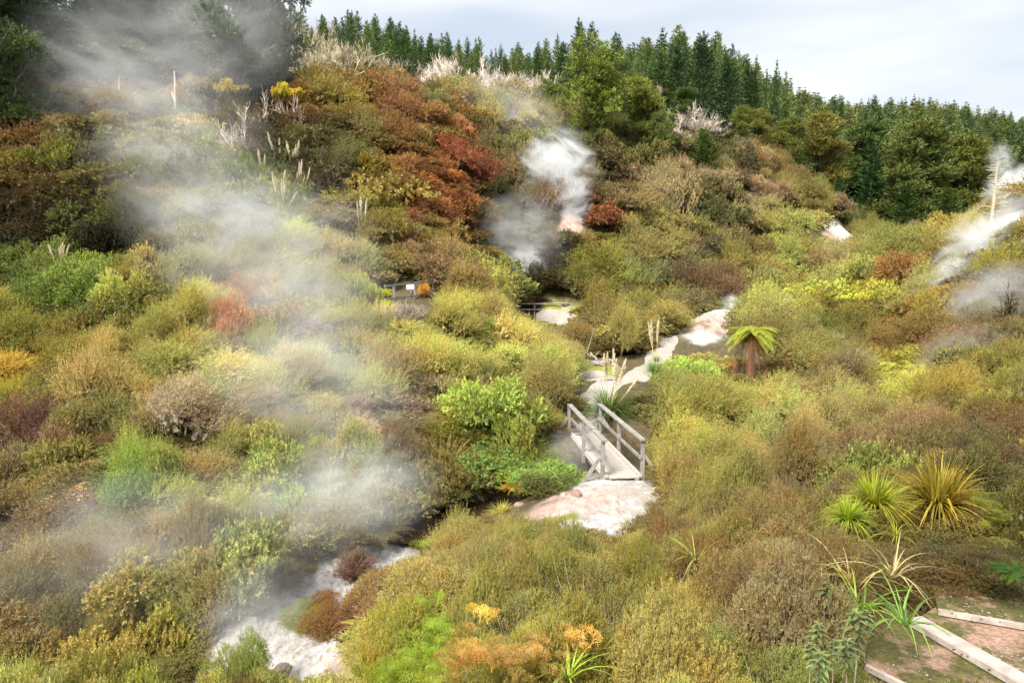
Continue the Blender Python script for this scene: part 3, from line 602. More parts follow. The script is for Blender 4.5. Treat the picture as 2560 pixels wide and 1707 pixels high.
def pebble_field():
    rs = np.random.RandomState(9); parts = []; Q = []
    spots = [(2420, 1475, 45, 45, 90, z3), (2470, 1540, 60, 14, 30, z3), (2450, 1620, 90, 40, 50, z2), (2300, 1660, 60, 40, 40, z1), (2520, 1640, 60, 30, 40, z2)]
    base = np.array([(1, 0, 0), (0, 1, 0), (-1, 0, 0), (0, -1, 0), (0, 0, .7), (.0, 0, -.5)]); F0 = np.array([(0, 1, 4), (1, 2, 4), (2, 3, 4), (3, 0, 4), (1, 0, 5), (2, 1, 5), (3, 2, 5), (0, 3, 5)])
    V, F, A = [], [], []
    for cx, cy_, rx, ry, n, z in spots:
        for i in range(n):
            p = pz(cx + rs.normal() * rx * .6, cy_ + rs.normal() * ry * .6, z); s = rs.uniform(.004, .014); a = rs.rand() * 6.28; c, q = math.cos(a), math.sin(a)
            b = base * rs.uniform(.6, 1.2, (6, 3)) * s; b = np.c_[b[:, 0] * c - b[:, 1] * q, b[:, 0] * q + b[:, 1] * c, b[:, 2]]; F.append(F0 + 6 * len(F)); V.append(b + p + (0, 0, s * .3))
    link('gravel', build_mesh('gravel', [(np.concatenate(V), np.concatenate(F), 0, 0.)], [simplemat('pebble', (.14, .10, .08), (.34, .28, .24), 40, coord='World')]), kind='stuff', label='loose pale gravel scattered on the earth steps')
pebble_field()
# ------------------------------------------------------------------ plant prototypes (meshes shared by the copies)
def lods(kind):
    out_ = {}
    if kind == 'h':      # feathery fine-leaved heath / tea-tree
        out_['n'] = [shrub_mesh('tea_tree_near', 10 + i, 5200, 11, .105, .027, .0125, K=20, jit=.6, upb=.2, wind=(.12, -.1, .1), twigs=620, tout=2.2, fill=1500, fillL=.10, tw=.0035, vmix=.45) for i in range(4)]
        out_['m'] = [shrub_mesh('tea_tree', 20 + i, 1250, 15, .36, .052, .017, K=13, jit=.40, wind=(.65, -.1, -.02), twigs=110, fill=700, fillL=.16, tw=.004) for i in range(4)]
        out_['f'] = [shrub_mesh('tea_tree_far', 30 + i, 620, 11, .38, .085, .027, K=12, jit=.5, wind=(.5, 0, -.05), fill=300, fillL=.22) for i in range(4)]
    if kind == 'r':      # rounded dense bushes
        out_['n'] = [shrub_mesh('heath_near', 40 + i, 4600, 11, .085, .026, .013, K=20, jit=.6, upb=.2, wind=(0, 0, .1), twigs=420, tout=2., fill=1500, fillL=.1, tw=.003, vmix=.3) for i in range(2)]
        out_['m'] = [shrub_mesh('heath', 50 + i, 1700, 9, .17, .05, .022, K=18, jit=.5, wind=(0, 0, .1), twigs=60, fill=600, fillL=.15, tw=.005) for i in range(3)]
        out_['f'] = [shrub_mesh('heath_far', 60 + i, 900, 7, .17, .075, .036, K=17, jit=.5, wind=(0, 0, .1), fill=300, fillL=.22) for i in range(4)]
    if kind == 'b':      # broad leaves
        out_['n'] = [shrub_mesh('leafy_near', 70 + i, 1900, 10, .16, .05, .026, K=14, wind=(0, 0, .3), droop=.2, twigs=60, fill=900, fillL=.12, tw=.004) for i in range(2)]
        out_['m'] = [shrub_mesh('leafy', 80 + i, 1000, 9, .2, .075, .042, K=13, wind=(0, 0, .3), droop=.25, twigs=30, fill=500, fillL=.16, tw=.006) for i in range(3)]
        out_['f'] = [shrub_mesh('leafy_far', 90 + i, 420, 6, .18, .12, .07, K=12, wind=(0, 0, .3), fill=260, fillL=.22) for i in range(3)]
    if kind == 'f':
        out_['n'] = [fern_mesh('fern_near', 100, 90, 22, [M_leaf], w=.13)]
        out_['m'] = [fern_mesh('fern', 110 + i, 70, 12, [M_leaf], w=.15) for i in range(2)]
        out_['f'] = [fern_mesh('fern_far', 120, 60, 8, [M_leaf], w=.2)]
    if kind == 'g':
        out_['n'] = [blade_mesh('tussock_near', 130, 260, [M_blade], ln=(.6, 1.3), w=.016)]
        out_['m'] = [blade_mesh('tussock', 131 + i, 300, [M_blade], ln=(.6, 1.3), w=.03, lean=(.2, 1.1)) for i in range(2)]
        out_['f'] = out_['m']
    if kind == 'd':      # dead, twiggy
        out_['n'] = [dead_tree_mesh('dead_scrub_near', 140, 4, 3, .012, .42, 7, .7, .1)]
        out_['m'] = [dead_tree_mesh('dead_scrub', 141 + i, 3, 4, .02, .42, 9, .8, .1) for i in range(2)]
        out_['f'] = out_['m']
    return out_
PROTO = {k: lods(k) for k in 'hrbfgd'}
NAMES = dict(h='tea_tree_shrub', r='heath_bush', b='leafy_shrub', f='fern_clump', g='grass_tussock', d='dead_scrub')
CATS = dict(h='shrub', r='bush', b='shrub', f='fern', g='tussock', d='dead shrub')
KW = dict(h='feathery shrub', r='rounded bush', b='leafy shrub', f='fern clump', g='grass tussock', d='dead twiggy shrub')
# colour regions of the photograph: px, py, rx, ry, kind, colour
BL = '''60 150 120 150 b 3d4a22|60 330 100 60 r 7a4a28|90 330 80 50 b 6f6a2a|40 400 90 60 b 7d7a28|180 300 80 60 r 8a6a38|280 270 90 60 r 8f7d48|250 360 120 70 b 5f5a38|260 420 110 50 b 545034|110 470 150 60 r 54431f|40 530 110 70 b 262c12|160 560 150 80 b 262c10|300 480 80 60 b 66742a|340 560 100 70 b 2f3a14|420 490 70 70 r 7d6a32|450 250 90 50 r 8f8456
500 330 120 40 b 97a044|400 380 120 70 b 747838|560 400 100 70 b 7f8442|480 420 80 50 b 666a34|640 250 80 60 b 36402a|780 250 80 50 r 6f5a2a|840 255 60 60 r 8f7a2c|910 215 70 50 r 9a6530|760 310 80 40 r 5a4a26|840 350 110 50 h 6a6a3c|800 410 70 30 r 5f4638|880 400 80 40 h 55582e|690 330 60 60 b 4a4a26|620 330 60 50 r 6f5c38
960 250 60 50 r 8f5a2a|1000 290 70 50 r 8a4f28|1060 250 60 40 r 7d5a34|1090 290 60 50 r a05a2a|1130 350 50 70 r 8e4420|1060 350 60 50 r 8f6a2c|1000 350 60 50 r 96702c|940 330 50 50 h 8a8440|1010 410 60 50 r 8f5522|1060 440 60 50 r 9a5520|1100 480 60 60 r a3541e|1050 510 60 60 r 8a451c|1120 540 60 60 r 94501e|1150 600 50 70 r 6a451c|1090 590 60 50 r 9a7426|950 400 60 50 r 8f7a34|870 460 60 50 r b08430|980 480 60 50 r 7d6a34|940 540 50 50 b 8a8a34|1180 330 50 60 r 7a6a3a|1200 400 60 60 h 6d6439|1180 500 50 60 r 6f5a2c|1230 480 60 60 h 5d5a2c|1150 250 60 40 r 90703c|1180 290 40 40 r 8a5a2a
1260 310 80 60 h 9a9560|1340 310 60 50 h a09660|1240 265 60 40 r 8f8a4a|1230 350 60 40 h 7d7a50|1300 380 60 40 h 8a8558|1290 450 60 60 h 6f6a44|1350 540 70 60 h 6f6a40|1300 620 70 60 h 66663c|1390 600 50 50 b 5a6030|1350 680 60 40 b 3f4526
1400 330 90 50 b 4f5e2a|1480 380 110 40 b 54622c|1560 370 70 40 b 59652e|1620 330 60 50 b 4a5a28|1450 430 90 40 h 857656|1500 480 80 40 h 7f7048|1500 550 50 50 r 84401f|1540 530 60 50 r 6a5228|1590 460 90 50 h 8f8258|1640 430 80 40 h 8a7a54|1660 540 90 50 h 8f8a46|1640 590 100 40 h 87804a|1500 610 70 40 h 7d7a30|1440 640 60 40 h 6f6e2c|1600 640 100 40 h 86823e|1700 680 90 50 h 75704c|1480 700 80 50 h 7a762f|1620 720 80 40 h 8a8044|1450 750 60 40 h 7a7436|1560 570 60 30 h 96904e|1700 480 50 40 b 6a7444|1770 490 60 60 b 4c5a30|1800 540 60 60 b 465230|1760 600 50 50 b 55603a|1740 440 50 30 d a87c70|1830 440 90 30 r a87a6c|1900 480 80 30 r 85705a
1880 510 90 40 h 928850|1960 460 60 40 h 857a42|2050 460 80 30 h 6f6f34|1850 560 70 40 h 8f8056|1930 540 90 40 h 94904a|2010 560 80 50 h 8f8e4a|1960 610 90 40 h 88883f|2050 620 90 40 h 8a8850|1830 640 80 50 h 86803e|2150 530 80 30 h 5f602c|2200 560 80 40 h 82823c|1900 420 60 30 h 80703c|1980 695 60 26 f b4d23e|1900 730 60 40 f 98b83c|2130 655 60 20 f a8c830|2060 690 60 24 f a5c244|2000 720 40 20 f b8a83a|1900 690 60 30 h 8a8446|1830 700 50 50 h 6a5a3c|2100 710 70 30 h 8a8858|1940 780 80 30 h 8a8a4a|1860 740 50 30 b 6f8a3c
2450 590 90 40 h 9a9038|2300 640 70 30 h 86823a|2230 690 60 30 h 8f863c|2170 730 90 24 b bcbc38|2250 720 60 24 b b0ac34|2300 690 50 20 r 8f3d1c|2350 620 40 20 r 9a4420|2400 640 80 40 h 7d7a34|2060 790 90 30 h 74722e|2150 800 80 40 h 686826|2000 840 90 30 h 85824a|2330 780 80 40 r 9a8430|2410 805 50 24 r 9a4020|2280 750 50 30 r 8a7a30|2310 840 60 40 r 7a6a38|2340 860 40 14 r b05a38|2260 880 80 40 f b0ac2a|2180 920 80 40 f a8a428|2300 930 80 40 f a09a2c|2250 960 80 30 f 8a9a28|2220 900 60 30 g a8a034|2090 880 80 40 h 75603c|2000 900 70 40 h 7a7038|2020 940 80 40 h 6a6234|2500 790 90 50 r 7d7642|2520 860 60 50 b 7a8034|2500 950 90 50 r 86803a|2420 900 60 40 b 7a8a4a|2500 700 80 40 h 6b6448|2440 1050 90 40 r 6a5a34|2400 990 80 40 h 8f8236|2450 1000 40 20 f c09a28|2520 560 60 30 r 9a7a40
1690 915 45 45 b 92c42c|1640 880 50 40 g 7d9a54|1590 960 60 40 r 7f6f3c|1640 950 50 30 b 8a8a34|1740 930 60 30 b a8a850|1660 1000 80 50 h 7a7840|1750 1000 90 50 h 7f7c42|1850 960 120 30 h 8f8d42|1900 1010 120 40 h 9a9744|2040 980 110 40 h 8f8c46|2150 1000 100 50 h 96904a|1800 1060 90 40 h 8a8a3e|1700 1070 90 50 h 8a8c3e|1950 1080 110 50 h 8f8550|2080 1060 110 40 h 86704a|2050 1140 100 50 h 664f38|2170 1130 100 50 r 6f5638|2150 1180 60 30 r 5a4430|2250 1060 100 40 h 7a6440|1750 1130 80 50 h 96a03c|1680 1180 60 40 h 8f9a3c|1700 1230 60 40 h 7f8a38|1860 1170 90 50 h 7f7a3c|1960 1190 90 40 h 6f6038|1630 1150 40 50 h 9aa23e|1610 1060 40 60 b 7a8238
1150 850 130 70 h a8aa50|1070 850 80 50 h 9c9e4e|1240 900 90 60 h a8a854|1300 950 90 50 h 94904a|1180 960 90 40 h 8a8446|1050 780 70 40 h 968e4a|1130 740 80 40 h a8a250|1230 760 80 50 h 96904a|1320 800 70 50 h 8a8446|1350 880 60 60 h 9a9754|1420 840 60 30 h 8c8650|1070 670 60 30 h 9a845a|1010 660 50 30 r 8a7a50|950 640 60 40 r 827e40|1230 685 40 30 b 6f8a48|1480 785 50 35 h 6a5c30|1560 830 90 40 h 928a48|1620 810 60 40 h 8a8440|1440 900 50 30 h 8a8650
1260 1110 80 50 b 74a42e|1330 1130 60 60 b 7cae34|1230 1150 60 40 b 68a028|1300 1180 60 30 b 58802a|1100 1040 90 40 f 9a9426|1180 1080 80 40 f 8a8428|1050 1120 80 40 g 8a8244|1180 1130 60 50 g a89a54|1110 1170 90 40 b 66722a|1200 1190 60 30 r 86643c|1000 1100 60 50 r 8a5a30|970 1170 70 50 b 62702a|1130 1220 80 30 b 54662a|1350 1040 60 40 h 8a7f40|1400 1080 40 40 r 7f7a44|1080 950 40 40 d b4a494|1060 1000 50 30 d a89480|900 1010 50 40 d c0ae9c|1000 1050 30 40 d b08a80|520 995 60 30 d a899a2|740 830 60 24 d b0a4a8
580 730 40 36 r a8684c|110 650 110 40 b 5f8420|220 650 110 50 b 6f9424|60 740 80 50 b 52701c|340 690 100 40 b 96a83a|250 750 110 40 b 486418|160 700 100 40 b 6a8228|60 830 90 40 h 8a8230|300 830 120 50 h 8e8440|160 900 140 50 h 948634|60 950 80 30 h a89830|300 900 100 50 h a29352|450 850 100 50 h 8e8a44|600 920 150 60 h acac66|450 930 80 40 h 8a8844|500 790 100 40 h 8f864a|750 760 90 50 b 9ab45c|700 700 90 50 h 8e8860|680 640 90 40 h 7a7450|620 570 110 40 h 706c44|470 600 80 50 h 8a8a64|450 530 60 60 r 8a8450|720 580 70 40 h 9a965e|800 650 90 50 h 9a9060|820 560 90 50 d 9a7c78|870 600 60 40 d 96787a|960 600 40 30 d a08888|850 720 40 40 h 7d7a4a|900 740 50 40 b 9ab828|850 800 80 50 h a29c6a|900 870 90 50 h 9a965a|850 1000 80 50 h 9a945a|960 950 60 40 h aab06e|700 1000 100 40 h 938c54|600 1030 90 40 h 9a8f64|400 980 90 50 h 857c44|200 990 100 40 r 8f6c40|60 1020 90 40 r 7a5248|330 900 40 30 r a87050|60 1090 90 40 f 74503c|150 1120 100 40 f 9a6a48|250 1060 80 40 r 9a8550|300 1140 40 30 f c08a5a|230 1180 80 40 b 7d8030|350 1160 80 40 b 6f9e34|440 1160 60 40 b 8ab040|550 1080 90 40 h 94904e|540 1150 90 40 r 8a7a54|660 1130 90 50 b 8fb44a|700 1200 80 50 b 8aa850|800 1090 80 40 h 9a9860|880 1100 50 40 r 9a7a54|820 1190 60 40 g b0b878|200 1260 150 50 r 7f5a44|400 1260 90 40 h 96984a|80 1330 110 50 f 80604a|300 1350 100 50 h 8f8450|500 1270 90 50 h 968e60|620 1280 90 50 b 86a056|920 1240 60 40 b 7a9050|850 1280 90 40 b 88985c|130 1430 130 50 h 84744a|380 1420 110 50 b 8f9c5c|560 1400 90 50 b 8aa070|700 1370 90 50 b 92a05c|790 1420 50 40 b 94a432|860 1370 50 40 r 5c4428|650 1480 80 40 r 6f5038|200 1550 140 50 h 8c8c42|400 1550 100 50 b 8f9e3a|150 1640 160 50 b 7a8838|400 1640 120 50 b 84963a|560 1600 70 60 h 8a8c44|520 1500 60 50 r 8a8450|60 1560 90 40 r 84784a
1400 1340 110 40 h 847e3c|1280 1320 90 40 h 8a8446|1200 1400 120 50 h 948a44|1080 1350 60 50 h 8f8450|1080 1430 100 50 h 968c48|1300 1480 130 60 h 8e8642|1450 1400 120 50 h 847e38|1500 1500 110 50 h 827e38|1120 1540 110 50 h 928a44|1600 1360 90 40 h 8a8238|1700 1320 100 40 h 7f7a3c|1800 1290 100 40 h 7d763c|1640 1440 100 50 h 7f7e34|1740 1400 60 50 r 7a4a2c|1800 1380 90 40 h 86843a|1500 1600 130 60 h 8a8c3c|1700 1560 110 50 h 929a36|1650 1640 110 50 h 849438|1800 1620 100 50 h 769428|1600 1690 80 30 r 7d6650|1900 1560 70 50 h 7d8434|1900 1420 100 50 h 80683e|2000 1440 110 60 h 8a6a46|2080 1510 90 50 h 6f5a3a|2150 1400 100 40 h 6a5c34|2220 1480 70 60 r 55602a|2130 1580 70 50 b 4f5e34|880 1450 70 50 r 88a034|960 1430 50 40 h 8f9438|950 1490 60 50 r 8a4a2a|920 1540 50 50 r 6a3c24|1050 1490 60 60 r a86038|1300 1620 110 50 h 9a9a38|1150 1640 100 40 h a2a632|1000 1560 50 60 h a8c428
2450 1350 80 50 b 4f5e1e|2500 1250 70 40 b 6a7228|2350 1300 90 50 h 7a7028|2280 1380 70 50 r 6a5c24|2500 1420 80 50 b 34441a|2530 1130 70 50 r 5f4028|2400 1150 90 50 r 6a5430|2200 1250 90 50 b 7d7a24|2100 1280 80 40 r 7a7638|2000 1290 80 40 h 746c38|2160 1200 60 40 b 7a7a2c|2540 1330 40 40 b 3f5220|2050 1250 60 40 h 6f5c38'''
blobs = [b.split() for l in BL.split('\n') for b in l.split('|')]
BX = np.array([[float(q) for q in b[:4]] for b in blobs]); BK = [b[4] for b in blobs]; BC = [tuple(np.array(hexc(b[5], 1.34)) * (1.0, 1.0, .88)) for b in blobs]
def _ds(c):
    gr_ = c[1] > 1.12 * c[0]; rd = c[0] > 1.6 * c[1]
    c = (c[0] * (1.28 if gr_ else 1), c[1] * (1.45 if rd else (.92 if gr_ else 1)), c[2] * (.85 if gr_ else 1.15))
    l = .3 * c[0] + .5 * c[1] + .2 * c[2]; k = .74 if rd else (.74 if gr_ else .86); return tuple(l + (x - l) * k for x in c)
BC = [_ds(c) for c in BC]
def pick(px, py, jit=.55):
    dd = np.hypot((px - BX[:, 0]) / BX[:, 2], (py - BX[:, 1]) / BX[:, 3]); dd = dd * (1 + RS.uniform(-jit, jit, len(dd)))
    return int(np.argmin(dd))
# places the photograph keeps open: px, py, rx, ry, distance of what shows there
CLEAR = [(1560,1235,95,50,19),(1460,1270,90,45,18),(1530,1295,45,35,16.5),(1480,1110,55,100,24),(1575,1130,60,60,21.5),(1545,1175,70,45,20.5),(1450,1040,50,45,26),(1470,948,45,18,33),(1500,965,34,45,32),(1540,930,45,50,28),(1540,1010,50,45,27),(1560,950,45,20,33),(1650,870,28,38,42),
 (730,1620,55,80,13.6),(820,1600,60,75,12),(870,1400,80,40,15.6),(980,1355,80,38,17),(1020,1350,60,25,17.5),(820,1520,70,40,14),(900,1640,40,60,12.4),(760,1540,120,60,13.4),(1290,1245,110,26,21),(1210,1262,80,20,20.5),
 (1800,780,38,40,46),(1760,810,45,45,44),(1755,850,30,26,42),(2100,565,40,34,92),(1435,550,12,30,60),(2510,520,70,36,55),
 (1375,768,85,26,50),(2484,500,20,70,56),(1400,800,50,16,50.5),(1020,725,75,40,38),(1872,885,48,55,36.8),(2420,1520,190,120,6.5),(2450,1660,190,110,6.5),(2300,1625,165,95,5.2),(2440,1480,140,60,6),(2345,1235,120,75,8.9),(2180,1260,75,45,8.7),(2120,1300,50,35,8.0),(2520,1440,70,50,6),
 (1480,905,40,35,38),(1300,590,14,14,55)]
CL = np.array(CLEAR, float)
def blocked(px, py_top, py_bot, rpx, D):
    for cx, cy_, rx, ry, cd in CL:
        if D > cd + .8: continue
        y = min(max(cy_, py_top), py_bot)
        if ((px - cx) / (rx + rpx * .72)) ** 2 + ((y - cy_) / (ry * .95)) ** 2 < 1: return True
    return False
ADJ = [('rusty', 'b','x')]
def cname(c):
    import colorsys
    r, g, b = [x ** (1 / 2.2) for x in c]; h, s, v = colorsys.rgb_to_hsv(r, g, b); h *= 360
    if s < .22: return 'grey-brown' if v < .62 else 'pale grey'
    if h < 26: return 'dark rust-brown' if v < .5 else 'rust-red'
    if h < 38: return 'dark brown' if v < .42 else ('brown' if v < .56 else 'orange-brown')
    if h < 50: return 'dark brown-olive' if v < .46 else ('golden-brown' if v < .58 else 'golden')
    if h < 62: return 'dark olive' if v < .44 else ('olive' if v < .56 else 'yellow-olive')
    if h < 80: return 'dark green' if v < .42 else ('mossy green' if v < .62 else 'yellow-green')
    return 'deep green' if v < .42 else ('green' if v < .62 else 'bright green')
LAND = [(60,480,'on the dark slope at the left frame edge'),(60,200,'beneath the tall pine at the left edge'),(250,380,'below the pale forked dead tree'),(420,300,'around the white double dead trunk'),(330,520,'in the dark mass above the left pampas'),(480,400,'in the drifting steam above the left hollow'),(620,340,'below the bare forked saplings'),(690,470,'beside the feathery pampas group'),(800,300,'left of the rusty hillside crest'),(840,430,'between the two hillside pampas clumps'),
 (150,640,'around the left pampas clump'),(330,720,'right of the left pampas clump'),(90,860,'on the left slope below the pampas'),(330,900,'on the left slope below the pale tangled branches'),(560,620,'in the thick mid-left steam'),(580,740,'around the small pinkish-brown bush'),(600,920,'around the broad pale-tipped shrub'),(780,780,'left of the yellow flowering shrubs'),(820,650,'on the bank above the square railing'),(960,600,'on the pinkish bank above the square railing'),(1000,780,'just below the square railing'),
 (60,1100,'on the bracken patch at the left edge'),(330,1120,'around the bright green bush on the left slope'),(560,1130,'on the slope above the lower steam'),(800,1000,'on the slope above the pale grass tussock'),(820,1160,'around the pale grass tussock'),(1000,1120,'on the creek bank left of the footbridge'),(1260,1130,'beside the bridge on the creek bank'),(150,1330,'in the low steam at the left edge'),(450,1330,'in the low steam on the far bank'),(720,1360,'on the bank above the white creek bed'),(150,1580,'in the lower left corner'),(430,1590,'left of the white creek bed'),
 (1000,300,'on the rusty crest below the pines'),(1080,420,'on the upper rusty hillside'),(1100,560,'on the lower rusty hillside'),(950,450,'left of the rusty hillside'),(1220,350,'on the hazy hilltop shoulder'),(1230,480,'left of the round steam puff'),(1300,620,'in the steaming gully'),(1380,330,'above the round steam puff'),(1180,760,'between the two railings'),(1150,900,'on the big yellow-green thicket left of the path'),(1320,930,'left of the path behind the bridge'),(1450,800,'by the path below the gully fence'),
 (1480,380,'at the foot of the spreading tree'),(1480,480,'right of the round steam puff'),(1520,600,'on the slope above the gully fence'),(1620,440,'on the slope below the white dead thicket'),(1650,600,'in the middle of the right slope'),(1600,720,'right of the gully fence'),(1620,820,'around the path bend'),(1780,550,'in the dark green gully of the right slope'),(1850,440,'on the pink-brown scree strip'),(1950,500,'left of the white ridge scar'),(2150,540,'on the ridge beside the white scar'),(1850,650,'above the tree fern gully'),(2000,640,'in the valley below the white scar'),(2000,720,'in the bright ferny valley floor'),(1760,770,'around the pink and white bank'),
 (2450,600,'on the crest of the right ridge'),(2250,700,'along the yellow-green ridge line'),(2080,800,'behind the right thicket of ferns'),(2380,800,'in front of the right steam plume'),(2250,920,'on the yellow-green ferny mound'),(2480,900,'at the right edge beside the ferny mound'),(2420,1020,'at the right edge below the ferny mound'),(1690,920,'around the bright green bush by the path'),(1860,880,'around the large tree fern'),(1980,900,'between the tree fern and the ferny mound'),
 (1700,1010,'just right of the footbridge handrail'),(1880,1000,'on the broad olive thicket right of the bridge'),(2080,1010,'on the broad olive thicket below the ferny mound'),(1700,1160,'right of the gravel landing'),(1900,1150,'in the dip right of the gravel landing'),(2100,1130,'in the dark brown hollow left of the flax'),(2350,1150,'around the large orange-green flax'),(2500,1330,'on the dark bank above the steps'),(2230,1320,'below the orange-green flax'),
 (1300,1330,'just in front of the gravel landing'),(1120,1420,'at the left shoulder of the near thicket'),(1250,1520,'in the middle of the near thicket'),(1480,1420,'in the near thicket below the landing'),(1500,1600,'at the bottom of the near thicket'),(1700,1420,'left of the long fallen stick'),(1700,1600,'below the long fallen stick'),(1900,1330,'above the long fallen stick'),(1980,1450,'right of the long fallen stick'),(2130,1560,'above the earth steps'),(940,1470,'beside the white creek bed on the near side'),(1120,1630,'among the orange clubmoss at the bottom edge')]
LX = np.array([(a, b) for a, b, _ in LAND], float)
def land(px, py): return int(np.argmin(np.hypot((px - LX[:, 0]), (py - LX[:, 1]) * 1.25)))
# ------------------------------------------------------------------ scatter over the ground, keep what the camera could see
cand = []
rs = np.random.RandomState(21)
cells = {}
NT = 60000; lo, hi = 2.7, 106.
dd = lo * (hi / lo) ** rs.rand(NT); uu = rs.uniform(-.86, .86, NT); XX = uu * dd; YY = dd
SS = np.clip(.047 * YY + .42, .5, 2.9) * rs.uniform(.66, 1.38, NT)
ZZ = height(XX, YY)
HHt = (.8 + .45 * rs.rand(NT)) * np.where(YY < 12, np.clip(.5 + YY * .055, .6, 1.1), np.clip(.8 + YY * .026, .95, 2.6)) * rs.uniform(.75, 1.3, NT)
PXc, PYb, DP = proj((XX, YY, ZZ)); _, PYt, _ = proj((XX, YY, ZZ + HHt))
def visible(x, y, z):
    t = np.linspace(.12, .97, 48); return bool(np.all(height(x * t, y * t) < z * t + .15))
placed = []
CD = seg_dist(XX, YY, CREEK)
for i in range(NT):
    if not (-150 < PXc[i] < 2710 and PYt[i] < 1800 and PYb[i] > 130): continue
    x, y, s = XX[i], YY[i], SS[i]; c = (int(x // 3), int(y // 3)); ok = True
    for a in (-1, 0, 1):
        for b in (-1, 0, 1):
            for (x2, y2, s2) in cells.get((c[0] + a, c[1] + b), ()):
                if (x - x2) ** 2 + (y - y2) ** 2 < (.5 * (s + s2) * .80) ** 2: ok = False; break
            if not ok: break
        if not ok: break
    if not ok: continue
    if CD[i] < 1.35 and ZZ[i] < -6.6: continue
    if abs(x - (3.23 - .1 * (y - 19.5))) < .62 + s * .55 and 18.8 < y < 25.6: continue
    rpx = FPX * s * .8 / DP[i]
    if blocked(PXc[i], PYt[i], PYb[i], rpx, y): continue
    if y > 112 or (y > 88 and PXc[i] < 1500) or (y > 76 and PXc[i] < 1150): continue
    cells.setdefault(c, []).append((x, y, s)); placed.append(i)
placed = [i for i in placed if visible(XX[i], YY[i], ZZ[i] + HHt[i] * 1.1)]
items = []
for i in placed:
    q = pick(PXc[i], PYt[i] * .6 + PYb[i] * .4); k = BK[q]
    if k in 'hrb' and rs.rand() < .2: k = 'hrb'[rs.randint(3 if YY[i] > 12 else 2)]
    q2 = pick(PXc[i], PYt[i], .6); cc = (np.array(BC[q]) * .68 + np.array(BC[q2]) * .32) * rs.uniform(.8, 1.22) * (1 + rs.normal(size=3) * .06)
    items.append(dict(k=k, x=XX[i], y=YY[i], z=ZZ[i], s=SS[i], h=HHt[i], px=PXc[i], py=PYt[i] * .6 + PYb[i] * .4, col=tuple(np.clip(cc, .01, .8)), cn=cname(BC[q]), size=SS[i] * FPX / DP[i], d=DP[i]))
NIND = dict(h=290, r=290, b=290, f=200, g=120, d=120)
mass, indiv = [], []
for k in NAMES:
    L_ = sorted([t for t in items if t['k'] == k], key=lambda t: -t['size'])
    indiv += L_[:NIND[k]]; mass += L_[NIND[k]:]
print('shrubs', {k: sum(t['k'] == k for t in items) for k in NAMES}, 'mass', len(mass))
ORD = ['leftmost', 'second from left', 'third from left', 'fourth from left', 'fifth from left', 'sixth from left', 'seventh from left', 'eighth from left']
groups = {}
for t in indiv: t['land'] = land(t['px'], t['py']); groups.setdefault((t['k'], t['cn'], t['land']), []).append(t)
def setlabels(g, phrase, place):
    n = len(g)
    if n == 1: g[0]['label'] = '%s %s' % (phrase, place); return
    if n <= 8:
        for j, t in enumerate(sorted(g, key=lambda t: t['px'])): t['label'] = '%s %s %s' % (ORD[j] if j < n - 1 or n == 2 and False else 'rightmost', phrase, place); t['group'] = '%ss %s' % (phrase, place)
        return
    g = sorted(g, key=lambda t: t['py']); h = n // 2
    for sub, w in ((g[:h], 'upper'), (g[h:], 'lower')): setlabels(sub, (w + ' ' + phrase) if not phrase.startswith(('upper', 'lower')) else ('highest ' if w == 'upper' else 'lowest ') + phrase.split(' ', 1)[1], place)
for (k, cn, l), g in groups.items(): setlabels(g, cn + ' ' + KW[k], LAND[l][2])
for t in indiv:
    w_ = t['label'].split()
    if len(w_) > 16: t['label'] = t['label'].replace(' from left', '')
    if len(t['label'].split()) > 16: t['label'] = t['label'].replace('dark ', '', 1)
    L0 = PROTO[t['k']]; lod = 'n' if t['y'] < 11.5 else ('m' if t['y'] < 40 else 'f'); M = random.choice(L0[lod]); s = t['s']
    sx = s * .80; sz = t['h'] * random.uniform(.95, 1.15)
    if t['k'] in 'g': sx = sz = max(s, t['h']) * .75
    if t['k'] == 'd': sx = sz = t['h'] * .8
    if t['k'] == 'h': rz = random.gauss(0, .7)
    else: rz = random.random() * 6.283
    o = link(NAMES[t['k']], M, (t['x'], t['y'], t['z'] - .06), rz, (sx * random.uniform(.9, 1.12), sx * random.uniform(.9, 1.12), sz), color=t['col'], label=t['label'], category=CATS[t['k']]); o.rotation_euler = (random.gauss(0, .13), random.gauss(0, .13), rz)
    if 'group' in t: o['group'] = t['group']
    elif True: o['group'] = KW[t['k']] + 's on the slopes'
